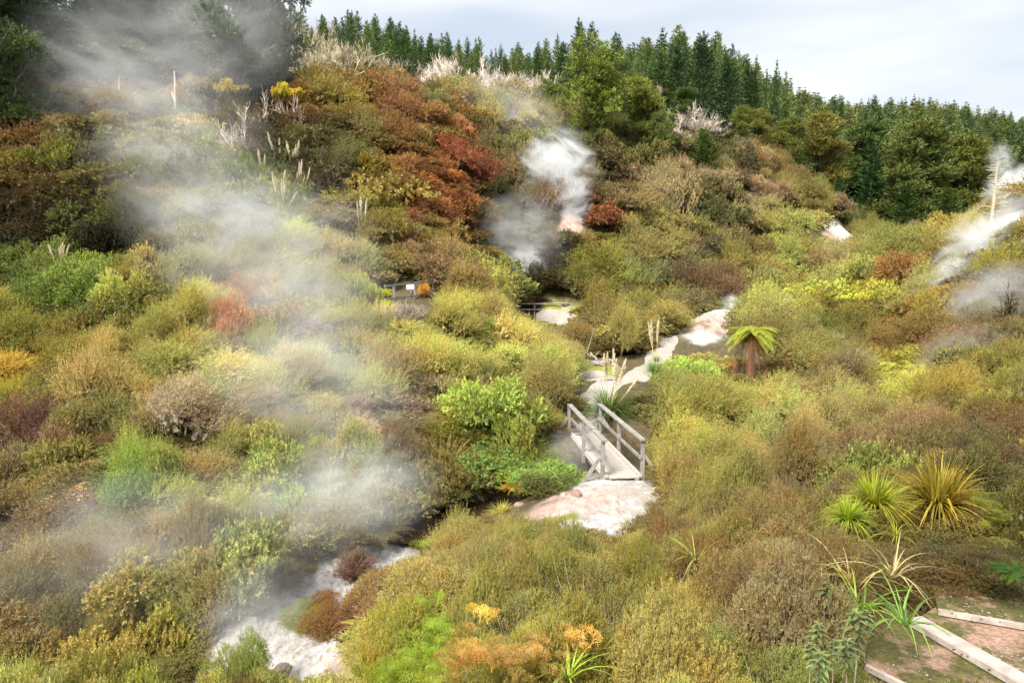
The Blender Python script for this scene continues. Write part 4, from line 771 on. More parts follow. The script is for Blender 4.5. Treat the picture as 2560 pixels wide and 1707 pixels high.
# ------------------------------------------------------------------ masses: geometry-nodes copies over points, only for what nobody could count
def scatter(name, pts, protos, label, category=None):
    """pts: dicts with loc, rz, sc (3), col, idx"""
    me = bpy.data.meshes.new(name); n = len(pts); me.vertices.add(n)
    me.vertices.foreach_set('co', np.array([p['loc'] for p in pts], np.float32).ravel())
    def A(nm, ty, key, data): a = me.attributes.new(nm, ty, 'POINT'); a.data.foreach_set(key, np.array(data, np.float32 if ty != 'INT' else np.int32).ravel())
    A('col', 'FLOAT_COLOR', 'color', [(*p['col'], 1) for p in pts]); A('rot', 'FLOAT_VECTOR', 'vector', [(p.get('rx', 0), p.get('ry', 0), p['rz']) for p in pts])
    A('scl', 'FLOAT_VECTOR', 'vector', [p['sc'] for p in pts]); A('pid', 'INT', 'value', [p['idx'] for p in pts])
    C = bpy.data.collections.new(name + '_sources')
    for j, mm in enumerate(protos): C.objects.link(bpy.data.objects.new('%s_source_%02d' % (name, j), mm))
    g = bpy.data.node_groups.new(name, 'GeometryNodeTree'); g.interface.new_socket('Geometry', in_out='INPUT', socket_type='NodeSocketGeometry'); g.interface.new_socket('Geometry', in_out='OUTPUT', socket_type='NodeSocketGeometry')
    gi, go = g.nodes.new('NodeGroupInput'), g.nodes.new('NodeGroupOutput'); ci = g.nodes.new('GeometryNodeCollectionInfo'); ci.inputs['Collection'].default_value = C; ci.inputs['Separate Children'].default_value = True; ci.inputs['Reset Children'].default_value = True
    ip = g.nodes.new('GeometryNodeInstanceOnPoints'); ip.inputs['Pick Instance'].default_value = True
    def NA(nm, ty): a = g.nodes.new('GeometryNodeInputNamedAttribute'); a.data_type = ty; a.inputs['Name'].default_value = nm; return a
    g.links.new(gi.outputs[0], ip.inputs['Points']); g.links.new(ci.outputs[0], ip.inputs['Instance'])
    g.links.new(NA('pid', 'INT').outputs[0], ip.inputs['Instance Index']); g.links.new(NA('scl', 'FLOAT_VECTOR').outputs[0], ip.inputs['Scale'])
    er = g.nodes.new('FunctionNodeEulerToRotation'); g.links.new(NA('rot', 'FLOAT_VECTOR').outputs[0], er.inputs[0]); g.links.new(er.outputs[0], ip.inputs['Rotation'])
    g.links.new(ip.outputs[0], go.inputs[0])
    o = link(name, me, kind='stuff', label=label)
    if category: o['category'] = category
    md = o.modifiers.new('scatter', 'NODES'); md.node_group = g; return o
def inst_copy(mm, mat):
    c = mm.copy(); c.materials[0] = mat; return c
masslist, pid, P_ = [], {}, []
for k in NAMES:
    for lod in 'nmf':
        for mm in PROTO[k][lod]:
            if mm.name not in pid: pid[mm.name] = len(masslist); masslist.append(inst_copy(mm, M_leafi))
for t in mass:
    lod = 'n' if t['y'] < 11.5 else ('m' if t['y'] < 40 else 'f'); mm = random.choice(PROTO[t['k']][lod]); s = t['s'] * .8
    P_.append(dict(loc=(t['x'], t['y'], t['z'] - .06), rz=random.gauss(0, .7) if t['k'] == 'h' else random.random() * 6.28, sc=(s, s, t['h']), col=t['col'], idx=pid[mm.name]))
# low growth that fills between the shrubs
ng = 9000; gd = 4. * (104 / 4.) ** rs.rand(ng); gx = rs.uniform(-.84, .84, ng) * gd; gz = height(gx, gd); gpx, gpy, gdp = proj((gx, gd, gz + .3)); gcd = seg_dist(gx, gd, CREEK)
U_ = []
gv = 0
for i in range(ng):
    if not (-60 < gpx[i] < 2620 and 150 < gpy[i] < 1760): continue
    if gcd[i] < 1.35 and gz[i] < -6.6: continue
    if abs(gx[i] - (3.23 - .1 * (gd[i] - 19.5))) < 1. and 18.2 < gd[i] < 26: continue
    s = np.clip(.034 * gd[i] + .25, .3, 1.9) * rs.uniform(.8, 1.3)
    if blocked(gpx[i], gpy[i] - FPX * s * .4 / gdp[i], gpy[i] + 10, FPX * s / gdp[i] * .8, gd[i]): continue
    q = pick(gpx[i], gpy[i], .5); cc = np.array(BC[q]) * rs.uniform(.6, 1.05); cc = cc * .75 + np.array((.16, .10, .055)) * .25
    k = random.choice('rrhbf'); mm = random.choice(PROTO[k]['n' if gd[i] < 9 else 'm' if gd[i] < 28 else 'f'])
    U_.append(dict(loc=(gx[i], gd[i], gz[i] - .05), rz=rs.rand() * 6.28, sc=(s, s, s * .6), col=tuple(np.clip(cc, 0, 1)), idx=pid[mm.name]))
scatter('hillside_scrub', P_, masslist, 'dense far scrub in olive and rust tones covering the hillsides')
scatter('undergrowth', U_, masslist, 'low mixed undergrowth filling the gaps between shrubs')
print('undergrowth', len(U_))
def canopy(px, py, h):
    D = _TD; r = ray(px, py); r = r / r[1]; H = height(r[0] * D, D) + h; k = np.where(r[2] * D < H)[0]; return at(px, py, D[k[0]])
def snap(px, py, D, h):
    """the point on this line of sight that stands h above the ground, if it is near distance D; and the change of distance"""
    r = ray(px, py); r = r / r[1]; d = np.linspace(D * .72, D * 1.35, 240); f = r[2] * d - height(r[0] * d, d) - h; k = np.where(f[:-1] * f[1:] <= 0)[0]
    if len(k) == 0: return at(px, py, D), 1.
    k = k[np.argmin(np.abs(d[k] - D))]; return at(px, py, d[k]), d[k] / D
# ------------------------------------------------------------------ conifers
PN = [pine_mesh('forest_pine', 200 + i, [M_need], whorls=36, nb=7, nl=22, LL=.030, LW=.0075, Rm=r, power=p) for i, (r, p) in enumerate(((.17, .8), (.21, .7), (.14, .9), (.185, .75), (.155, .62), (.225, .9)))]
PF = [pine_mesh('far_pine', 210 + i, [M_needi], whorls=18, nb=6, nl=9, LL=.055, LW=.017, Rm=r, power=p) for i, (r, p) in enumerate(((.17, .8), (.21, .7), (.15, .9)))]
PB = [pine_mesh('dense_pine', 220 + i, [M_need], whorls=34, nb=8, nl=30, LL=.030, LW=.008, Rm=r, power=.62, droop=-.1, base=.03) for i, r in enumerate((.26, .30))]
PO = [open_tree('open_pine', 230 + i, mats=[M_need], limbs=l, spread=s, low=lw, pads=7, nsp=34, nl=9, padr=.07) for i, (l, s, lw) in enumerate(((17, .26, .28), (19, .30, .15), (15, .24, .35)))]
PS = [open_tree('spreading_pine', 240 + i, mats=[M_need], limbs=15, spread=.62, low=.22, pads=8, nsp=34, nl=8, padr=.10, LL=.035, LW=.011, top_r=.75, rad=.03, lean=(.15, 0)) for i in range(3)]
def tree(name, meshes, p, H, label, c, cat='pine tree', group=None, W=1., rz=None):
    o = thing(name, label, cat, tuple(p), random.random() * 6.28 if rz is None else rz, group); o.scale = (H * W, H * W, H)
    o.rotation_euler[0] = random.gauss(0, .025); o.rotation_euler[1] = random.gauss(0, .025)
    cr = link('crown', meshes[0], parent=o, color=c); link('trunk', meshes[1], parent=o); return o
SKX = [600, 700, 800, 900, 960, 1060, 1150, 1250, 1350, 1440, 1480, 1550, 1650, 1750, 1800, 1870, 1920, 2000, 2560]
SKY_ = [-30, 10, 45, 40, 55, 80, 105, 115, 112, 75, 85, 105, 112, 85, 120, 160, 185, 210, 290]
ridge = []; cl2 = []
rs = np.random.RandomState(5)
for i in range(30000):
    if len(ridge) > 235: break
    D = rs.uniform(97, 138); px = rs.uniform(640, 1960); x = (px - 1280) / FPX * D
    if any((x - a) ** 2 + (D - b) ** 2 < 3.1 ** 2 for a, b in cl2): continue
    if px > 1650 and D < 104: continue
    cl2.append((x, D)); z = hz(x, D); back = (D - 97) / 41
    ty = np.interp(px, SKX, SKY_) + rs.uniform(-24, 40 + 75 * (1 - back)) - (rs.rand() < .12) * 22
    H = at(px, ty, D).z - z; H = float(np.clip(H, 7, 26)); ridge.append((px, D, x, z, H, ty))
ridge.sort(key=lambda t: t[0])
pine_items = []
for px, D, x, z, H, ty in ridge:
    c = np.array(hexc(random.choice(['56693c', '5f7040', '4a5f38', '6a7644', '50663e', '4f6446']), 1.15)) * rs.uniform(.85, 1.2)
    pine_items.append((px, D, x, z, H, ty, tuple(c)))
SEC = [(640, 800, 'behind the bare saplings left of the skyline'), (800, 950, 'above the rusty crest on the left skyline'), (950, 1100, 'above the pale dead stand on the skyline'), (1100, 1260, 'above the pinkish-white dead thicket'), (1260, 1400, 'left of the spreading yellow-green tree'), (1400, 1550, 'behind the spreading yellow-green tree'), (1550, 1700, 'between the spreading tree and the big dark pine'), (1700, 1830, 'behind the big dark pine'), (1830, 1961, 'where the skyline starts to drop right')]
for a, b, w in SEC:
    g = sorted([t for t in pine_items if a <= t[0] < b], key=lambda t: t[5]); n = len(g)
    for j, (px, D, x, z, H, ty, c) in enumerate(g):
        row = 'skyline pine' if D > 122 else ('middle-row pine' if D > 108 else 'front-row pine')
        lab = ('tallest dark green pine %s' % w) if j == 0 else ('dark green %s %s' % (row, w))
        tree('forest_pine', PN[random.randrange(6)], (x, D, z - .3), H, lab, c, group='%ss %s' % (row, w), W=random.uniform(.72, 1.25) * min(1.25, 13 / H if H > 13 else 1.1))
far = []
nf = 0; U3 = rs.rand(26000, 2); Df = 128 * (430 / 128.) ** U3[:, 0]; xf = (-.95 + 1.9 * U3[:, 1]) * Df; zf = height(xf, Df); hf = rs.uniform(9, 15, len(Df)); pxf, pyf, _ = proj((xf, Df, zf + hf)); gr = {}
for i in np.argsort(Df):
    if not (1500 < pxf[i] < 2680): continue
    if pxf[i] < 1960 and Df[i] < 142: continue
    k_ = (int(xf[i] // 4.6), int(Df[i] // 5.2))
    if k_ in gr: continue
    gr[k_] = 1; c = np.array(hexc(random.choice(['56683c', '64724a', '4a5e38', '747c48', '5a6c4a', '6a7040']), 1.1)) * rs.uniform(.8, 1.2)
    vis = np.all(height(xf[i] * np.linspace(.3, .97, 24), Df[i] * np.linspace(.3, .97, 24)) < (zf[i] + hf[i]) * np.linspace(.3, .97, 24) + 2)
    if vis: far.append(dict(loc=(xf[i], Df[i], zf[i] - .3), rz=rs.rand() * 6.28, rx=rs.normal() * .045, sc=(hf[i] * 1.25, hf[i] * 1.25, hf[i]), col=tuple(c), idx=int(rs.randint(3))))
print('ridge', len(ridge), 'far', len(far))
scatter('far_pine_forest', far, [m_[0] for m_ in PF], 'dense dark pine plantation covering the far hill on the right')
HERO = [ # px, base y, distance, top y, kind, colour, width, label
 (1750,310,95,92,'B','33452c',1.,'big dense dark pine, the tallest one right of the spreading tree'),(1690,290,99,118,'B','384a2e',1.,'dense dark pine just left of the biggest dark pine'),(1815,335,97,150,'B','33472f',1.,'dense dark pine just right of the biggest dark pine'),(1655,275,103,130,'B','3f5230',.9,'dark pine standing behind the forked grey snag tree'),(1870,350,103,165,'B','3a4c2e',.9,'dark pine on the falling skyline with a tufted top'),
 (1441,250,104,46,'N','46582f',1.,'tall narrow pine spire rising highest above the spreading tree'),(1478,250,106,58,'N','43552f',1.,'second tall narrow pine spire just right of the highest spire'),
 (1905,395,98,262,'O','6a6a34',1.1,'olive open pine above the pale twigs on the crest'),(1970,425,101,285,'O','5f6530',1.1,'leaning olive pine at the forest edge beside the crest'),(2055,485,106,282,'O','6f6a36',1.2,'tall olive open pine with a visible trunk at the forest edge'),(2120,500,118,300,'O','48592c',1.1,'mid-green pine between the two open-trunked pines'),(2235,520,112,300,'O','565f30',1.2,'tall open pine with a dark leaning lower trunk'),(2165,520,112,350,'N','33502c',1.4,'fresh dark green young pine at the foot of the far forest'),(2330,550,112,310,'B','4a5a2a',.95,'dense layered pine left of the dead spire tree'),(2405,560,115,330,'O','5a602c',1.3,'golden-olive pine close behind the dead spire tree'),(2290,545,124,290,'O','4d5c2e',1.1,'green pine between the leaning-trunk pine and the dense layered pine'),(2470,560,122,330,'B','44562e',.9,'dark layered pine behind the dead spire tree on its right side'),(2545,560,125,350,'B','46562c',.9,'dark pine at the right edge behind the steam'),(2000,440,112,290,'B','3f5230',.8,'dark pine filling the forest edge left of the olive trunk pine'),(2180,500,128,270,'N','46582f',1.4,'dark green narrow pine above the fresh young pine'),(1840,360,93,262,'O','5f662f',1.0,'small yellow-olive pine above the white dead thicket'),(2260,560,105,455,'B','3a4c26',1.2,'low dark bushy pine at the valley mouth'),(2360,565,104,470,'B','424f26',1.2,'low spreading dark pine left of the dead spire tree base'),(2100,510,100,440,'B','3c4d28',1.1,'low dark bushy pine below the olive trunk pine'),(1960,470,96,400,'B','4a5528',1.1,'low dark pine on the crest above the ridge path'),
 (1485,340,74,172,'S','6f7c34',1.0,'spreading yellow-green tree with dark forked trunks on the hilltop'),(1405,320,80,215,'S','5f7230',.8,'rounded green tree left of the spreading yellow-green tree'),(1625,350,78,190,'O','6c7434',1.2,'grey-green tree with snagged pale twigs right of the spreading tree'),(1560,330,84,178,'S','4c6230',.6,'dark green tree directly behind the spreading tree'),(1760,440,80,322,'B','48592a',1.5,'dark green cone-shaped young pine right of the white dead thicket'),(1660,400,76,300,'S','5a662c',.55,'scrubby olive tree left of the white dead thicket'),(1700,300,92,225,'O','4a5a2c',1.2,'small pine between dark pines and white thicket'),
 (25,330,52,45,'S','44532c',.85,'bushy green tree cut off by the left frame edge'),(110,300,63,-70,'O','3f4f30',1.5,'tall dark pine behind the pale forked dead tree'),(255,300,66,-60,'O','4a5540',1.7,'broad hazy pine above the thin white snags'),(410,290,64,-130,'O','4a5542',1.7,'tall hazy pine above the white double trunk'),(580,275,60,-120,'S','46523c',.75,'large dark pine with spreading bare lower limbs in the steam'),(690,235,64,-60,'B','3a4a2a',1.1,'dense pine at the right end of the tall left group'),(500,280,72,-50,'O','4d5a44',1.5,'hazy pine left of the large dark spreading pine'),(-60,320,60,-120,'O','3a4a2a',1.5,'pine mostly beyond the left frame edge'),(340,240,78,-10,'B','4c5a44',1.1,'lower hazy pine beneath the gap of sky'),(180,250,76,10,'B','46543c',1.1,'lower pine between the two tall dark pines')]
for px, py, D, ty, k, c, w, lab in HERO:
    b = at(px, py, D); z = hz(b.x, b.y); z = min(z, b.z); H = at(px, ty, D).z - z
    M = {'B': PB, 'N': PN, 'O': PO, 'S': PS}[k]
    tree({'B': 'dense_pine', 'N': 'spire_pine', 'O': 'open_pine', 'S': 'spreading_tree'}[k], M[random.randrange(len(M))], (b.x, b.y, z - .3), H + .3, lab, hexc(c, 1.3), 'pine tree', 'large trees at the forest edge', w)
# ------------------------------------------------------------------ dead and bare trees
DT = [dead_tree_mesh('dead_tree', 300 + i, 4, 3, .026, .46, 1, .12, .3, tp_=.64) for i in range(4)]
DS = [dead_tree_mesh('bare_sapling', 310 + i, 3, 3, .021, .55, 2, .15, .4, tp_=.66) for i in range(3)]
DP = [dead_tree_mesh('snag', 320 + i, 1, 1, .022, .78, 1 + i % 2, .12, .3, .22) for i in range(3)]
DW = [dead_tree_mesh('dead_thicket', 330 + i, 3, 4, .016, .5, 16, .45, .35, tp_=.66) for i in range(3)]
DEAD = [(130,245,55,18,'T','e8e0d0','pale forked dead tree with a fine twiggy crown at the left'),(104,228,56,120,'P','d0c4b4','thin pale snag just left of the forked dead tree'),(125,275,53,205,'P','d8ccbc','short pale snag below the forked dead tree'),
 (308,285,57,190,'P','d8d4d8','single thin white snag in the left steam'),(352,280,57,235,'P','d8d0d4','short crooked white snag right of the single thin snag'),(362,248,59,222,'P','d0ccd0','tiny white snag high in the left steam'),(445,305,55,180,'P','fff8f4','tall white double dead trunk in the steam'),(418,170,70,110,'P','d0ccd0','faint thin white pole against the hazy pines'),(680,210,62,160,'P','e8e0dc','pair of short white dead sticks in the dark gap'),
 (538,310,56,205,'T','c4b8a8','bare crooked sapling right of the white double trunk'),(608,410,46,255,'S','cfc4b6','tall bare forked sapling left of the pampas clump'),(590,370,49,195,'T','b8ac9c','bare twisted tree in front of the left yellow blossom'),(655,360,50,270,'T','b4a898','thin bare sapling between the two forked ones'),(710,350,50,225,'T','c8baa8','slender bare sapling below the right yellow blossom'),(720,345,49,260,'S','c0b29e','low bare sapling beside the one below the blossom'),
 (768,215,80,70,'T','cfcaa4','tall lichen-pale bare tree left of the tallest bare tree'),(795,220,82,130,'S','c4bca4','low bare tree between the two tall bare trees'),(842,222,80,55,'T','d4cfaa','tallest pale bare tree on the left skyline'),(868,222,82,95,'T','c8c2a2','pale bare tree just right of the tallest bare tree'),(820,222,84,140,'S','c0b8a0','short bare tree left of the tallest bare tree'),
 (945,222,80,130,'W','e0d8cc','grey-white bare clump on the rusty crest'),(905,215,82,165,'S','d8d0b8','small bare sapling at the left end of the crest'),(985,232,82,175,'W','d8d4a8','yellowish bare thicket left of the tall white stand'),(1035,240,80,160,'S','e0d8cc','bare sapling inside the yellowish thicket'),(1065,240,80,152,'T','e8e2d8','pale bare tree at the left of the tall white stand'),(1095,245,79,160,'W','fffaf0','tall bright white dead stand on the crest'),(1130,235,82,165,'T','d8d0c8','bare tree at the right of the tall white stand'),(1020,235,83,185,'W','cfcf98','low lichen-green bare thicket on the crest'),(1165,240,84,190,'W','e0d8c8','low pale thicket right of the tall white stand'),(1210,225,88,150,'T','c8b8ac','tallest thin bare tree of the pinkish thicket'),
 (1235,250,86,180,'W','e0cfc8','pinkish-white dead thicket, its left end'),(1275,255,87,180,'W','e8d8d4','pinkish-white dead thicket, its tallest part'),(1315,262,87,198,'W','f0e4e4','pinkish-white dead thicket right of its tallest part'),(1350,268,87,215,'W','f4ecec','bright pinkish-white dead thicket low on the hill shoulder'),(1380,275,86,235,'W','f0e8e8','right end of the pinkish-white thicket by the green tree'),(1190,245,88,185,'W','dcccc0','pale thicket joining the white stand and the pinkish one'),
 (1680,300,86,245,'T','e0d4c8','upper pale snag tree of the white thicket beside the dark pine'),(1705,345,84,278,'W','fff8f0','brightest white dead thicket below the big dark pine'),(1745,350,84,285,'W','fffaf4','white dead thicket with tall curved branches below the dark pine'),(1775,350,86,300,'W','f0e8dc','right end of the white dead thicket'),(1690,375,82,310,'W','f0e4d8','lowest part of the white dead thicket on the left'),(1860,385,90,345,'W','d8ccb0','small pale twiggy clump on the crest'),(1650,235,90,200,'T','c8b8a4','grey forked snag tree in front of the dark pine'),
 (1325,440,62,380,'W','b0a898','grey dead clump left of the round steam puff'),(1300,430,62,350,'T','b8ac9c','grey twisted snag above the round steam puff'),(1310,490,58,450,'S','c8bcac','pale broken snag below the grey dead clump'),(1725,645,58,600,'W','e0d0c8','pale pink tangled dead shrub on the right slope'),(1775,390,78,380,'S','e0d8cc','tiny pale fork on the pink scree'),(1810,520,66,495,'S','e8e0cc','pale fork sticking up by the pink scree'),
 (2430,590,90,555,'W','b8a090','fallen pinkish branches at the forest edge'),(2290,575,100,545,'W','a08c7c','tangle of dead brown branches at the forest edge'),
 (1020,800,30,745,'W','d8cfc4','small pale dead bush below the square railing'),(1090,970,26.5,895,'T','c4b8a8','silver-grey dead shrub on the big thicket’s lower left'),(900,1030,23,975,'W','c8b0ac','pinkish-grey dead brush left of the silver-grey shrub'),(360,705,30,680,'W','e0dccc','pale tangled branches over the green bush'),(2530,850,32,690,'T','5a4a38','dark twiggy tree at the right edge in front of the steam'),(1850,1250,11.5,1165,'T','8a6a54','brown dead twigs rising over the dip right of the landing'),
 (910,1600,12.2,1560,'W','b8a8a4','grey tangled dead twigs above the red rocks'),(880,1420,15,1360,'W','8a6a54','brown overhanging dead twigs at the creek bank')]
for px, py, D, ty, k, c, lab in DEAD:
    lab = lab.replace('’s', '')
    b, q_ = snap(px, py + 8, D, .25); D *= q_; M = {'T': DT, 'S': DS, 'P': DP, 'W': DW}[k]; fz = {'T': 1.55, 'S': 1.45, 'P': 1.05, 'W': 1.3}[k]
    nm = {'T': 'dead_tree', 'S': 'bare_sapling', 'P': 'dead_snag', 'W': 'dead_thicket'}[k]; q = random.randrange(3); zt = max(v.co.z for v in M[q].vertices) if not M[q].get('h') else M[q]['h']; M[q]['h'] = zt
    z = b.z - .25; H = at(px, ty, D).z - z
    s = H / zt; o = link(nm, M[q], (b.x, b.y, z), random.random() * 6.28, (s * {'W': 1.35, 'T': .8, 'S': .9, 'P': .9}[k],) * 2 + (s,), color=hexc(c, 1.), label=lab, category='dead tree'); o['group'] = 'dead and bare trees'
rs = np.random.RandomState(31)
for n_, x0, x1, y0, y1, h0, h1, lab in ((12, 745, 895, 224, 218, 80, 165, 'one of the tall pale bare trees standing against the dark pines'), (20, 985, 1165, 240, 244, 65, 125, 'one of the bright white bare saplings in the crest stand'), (22, 1170, 1395, 248, 278, 50, 100, 'one of the pinkish-white bare saplings on the hill shoulder'), (12, 1665, 1790, 350, 358, 55, 105, 'one of the white curved bare trees below the big dark pine')):
    for i in range(n_):
        f = (i + rs.rand()) / n_; px = x0 + (x1 - x0) * f; py = y0 + (y1 - y0) * f + rs.normal() * 4; b, q_ = snap(px, py, 80 + 8 * rs.rand() if px > 980 else 76, .2); M = (DS + DT)[rs.randint(7)]
        H = rs.uniform(h0, h1) / FPX * b.y; s = H / M['h'] if M.get('h') else H / max(v.co.z for v in M.vertices)
        o = link('bare_tree', M, (b.x, b.y, b.z - .2), rs.rand() * 6.28, (s * .85, s * .85, s), color=hexc('fff6ee' if px > 980 else 'dcd4b8', 1.), label=lab, category='dead tree'); o['group'] = lab.replace('one of the ', '')
for px, py, D, s, k, c, lab in ((765, 1560, 12.7, .55, 'r', 'a0a838', 'olive-green bush on the white creek bed'), (828, 1580, 12.3, .6, 'r', 'a08050', 'orange-rust bush on the right half of the creek bed mound'), (800, 1545, 13.0, .5, 'h', 'a8783c', 'brownish bush behind the mound on the creek bed'), (1368, 1215, 18.6, .22, 'r', '8a7a3c', 'tiny brown bush on the pink landing by the bridge post')):
    b, q_ = snap(px, py, D, .0); o = link('heath_bush', PROTO[k]['n'][0], tuple(b), 1., (s * 1.1, s, s * 1.0), color=hexc(c, .9), label=lab, category='bush')
# dead spire tree on the right ridge: trunk with stub branches
rs = np.random.RandomState(77); b = at(2478, 560, 56); Ht = at(2494, 405, 56).z - b.z + .5
o = thing('dead_spire_tree', 'pale dead spire tree with stubby bare branches on the right ridge', 'dead tree', (b.x, b.y, b.z - .5))
tp = at(2494, 405, 56) - b; pts = [np.array((tp.x * t, 0, Ht * t)) for t in np.linspace(0, 1, 8)]
part(o, 'trunk', [tube(pts, np.linspace(.19, .05, 8), 7)], M_dead, color=hexc('d8cdb8', 1.))
for i in range(24):
    t = .08 + .9 * i / 24; a = rs.choice([0, math.pi]) + rs.normal() * .7; ln = (1.9 * (1 - t) + .45) * rs.uniform(.4, 1.1); p = np.array((tp.x * t, 0, Ht * t)); q = p + np.array((math.cos(a) * ln * .6, math.sin(a) * ln * .6, .1 * ln)); e = q + np.array((math.cos(a) * ln * .4, math.sin(a) * ln * .4, .22 * ln * rs.uniform(-.5, 1.5)))
    part(o, 'branch', [tube([p, q, e], [.06, .045, .02], 4)], M_dead, color=hexc('d8cdb8', 1.))
# yellow-flowering trees
for px, py, D, s, lab in ((578, 232, 58, 1.3, 'yellow-blossomed bush beneath the large dark spreading pine'), (716, 238, 57, 1.15, 'bright yellow blossoms beside the thin bare sapling'), (478, 215, 60, .7, 'faint yellow blossoms seen through the left steam')):
    b = at(px, py, D); g_ = hz(b.x, b.y); o = thing('yellow_blossom_tree', lab, 'flowering tree', (b.x, b.y, g_)); hh = b.z - s * .3 - g_
    link('crown', PROTO['b']['f'][1], parent=o, loc=(0, 0, hh), sc=(s, s * .8, s * 1.1), color=(.66, .56, .05))
    acc = [tube([(0, 0, -.3), (.1, 0, hh * .5), (0, 0, hh + .4)], [.11, .08, .05], 5)] + [tube([(.1, 0, hh * .5), (q * .4 * s, .1, hh * .8), (q * .6 * s, 0, hh + .4)], [.06, .05, .03], 4) for q in (-1, 1)]
    part(o, 'trunk', acc, M_bark)
for px, py, D, s in ((940, 730, 31.5, .7), (905, 770, 30, .8), (960, 765, 31, .6), (880, 715, 33, .6)):
    b, q_ = snap(px, py, D, .45); s *= q_
    link('broom_shrub', PROTO['b']['m'][random.randrange(3)], (b.x, b.y, b.z - s * .4), random.random() * 6, (s, s, s * .8), color=(.55, .58, .03), label='yellow-green flowering shrub at the left end of the square railing', category='flowering shrub', group='yellow shrubs by the square railing')
b = at(1060, 738, 35.5); link('broom_shrub', PROTO['r']['m'][0], (b.x, b.y, b.z - .2), 0, (.38, .38, .9), color=(.75, .42, .08), label='golden-orange little bush behind the square railing', category='flowering shrub')
# ------------------------------------------------------------------ toetoe / pampas
def plume_mesh(name, seed, fluff=.042, hl=.40, n=280, ragged=0.):
    rs = np.random.RandomState(seed); bend = rs.normal() * .05; t = np.linspace(0, 1, 7); P = np.c_[bend * t ** 2, rs.normal() * .04 * t ** 2, t * 1.0]
    V0, F0 = tube(P, np.linspace(.007, .003, 7), 4)
    q = (1 - hl) + hl * rs.rand(n); f = (q - (1 - hl)) / hl; ctr = np.c_[bend * q ** 2, np.zeros(n), q]; a = rs.rand(n) * 6.283; w = fluff * np.sin(np.pi * np.clip(f * .85 + .12, 0, 1)) ** .7
    D = nrm(np.c_[np.cos(a) * .55, np.sin(a) * .55, np.full(n, 1.0)] + rs.normal(size=(n, 3)) * .15); V, F, A = leaves(ctr, D, w * rs.uniform(.9, 1.7, n), w * .28 + .004, rs.rand(n), rs)
    return build_mesh(name, [(V0, F0, 1, .5), (V, F, 0, A)], [M_plume, M_stalk])
PLM = [plume_mesh('plume', 400 + i) for i in range(4)]; PLR = [plume_mesh('ragged_plume', 410 + i, .026, .26, 60) for i in range(2)]
BLD = [blade_mesh('pampas_blades', 420 + i, 420, [M_blade], ln=(.8, 1.4), w=.030, lean=(.25, 1.2), droop=(.5, 1.25)) for i in range(2)]
def pampas(px, py, D, bl, plumes, label, c='6f9050', group=None, pm=PLM):
    b, q_ = snap(px, py, D, .25 if D < 31 else .9); D *= q_; bl *= q_; z = b.z - .2
    o = thing('pampas_grass', label, 'pampas grass', (b.x, b.y, z), 0); link('leaves', BLD[random.randrange(2)], parent=o, sc=(bl, bl, bl), color=hexc(c, 1.))
    for qx, qy in plumes:     # tops of the plumes
        e = at(qx, qy, D) - Vector((b.x, b.y, z)); h = math.sqrt(e.x ** 2 + e.z ** 2); p = link('plume', random.choice(pm), parent=o, sc=(h * .9 + .2, h * .9 + .2, h), loc=(random.gauss(0, .05), random.gauss(0, .08), 0)); p.rotation_euler = (random.gauss(0, .05), math.atan2(e.x, e.z), random.gauss(0, .5) * 0)
pampas(1520, 1028, 27.0, 1.35, [(1521, 880), (1533, 872), (1550, 897), (1562, 893), (1568, 905), (1511, 884), (1542, 915), (1600, 942)], 'pampas grass with creamy plumes behind the far end of the footbridge', '667f44')
pampas(1637, 925, 35.5, .9, [(1624, 805), (1633, 800), (1641, 798), (1628, 812)], 'smaller pampas grass with four narrow plumes by the path bend', '86a86a')
for bx, by, D_, tops, lab_ in ((700,545,41,[(690,440),(705,450),(722,455),(740,478),(680,430),(713,425)],'lowest clump of the dense feathery pampas group'),(750,490,43,[(770,418),(755,405),(760,400),(745,430),(768,440)],'right clump of the dense feathery pampas group'),(700,430,45.5,[(672,330),(695,345),(705,365),(690,395),(684,352)],'topmost clump of the dense feathery pampas group'),(735,450,44.5,[(720,352),(735,372),(748,362),(742,385),(745,350),(725,395)],'upper right clump of the dense feathery pampas group'),(655,450,45,[(650,375),(662,385),(640,372)],'small left clump of the dense feathery pampas group')):
    pampas(bx, by, D_, 1.3, tops, lab_, '9aa884', pm=PLM)
pampas(905, 600, 38.5, .95, [(897, 505), (907, 490), (915, 495), (950, 565), (902, 520)], 'pampas clump with three upright plumes on the pinkish bank', '9aa070')
pampas(150, 700, 33, 1.05, [(105, 610), (118, 612), (138, 615), (152, 608), (160, 605), (168, 612), (176, 608), (182, 615)], 'ragged brown-plumed pampas on the bright green bush at the left', '9a8f6a', pm=PLR)
pampas(760, 560, 41, 1.1, [], 'grey-green drooping grass clump right of the feathery pampas group', '93a082')
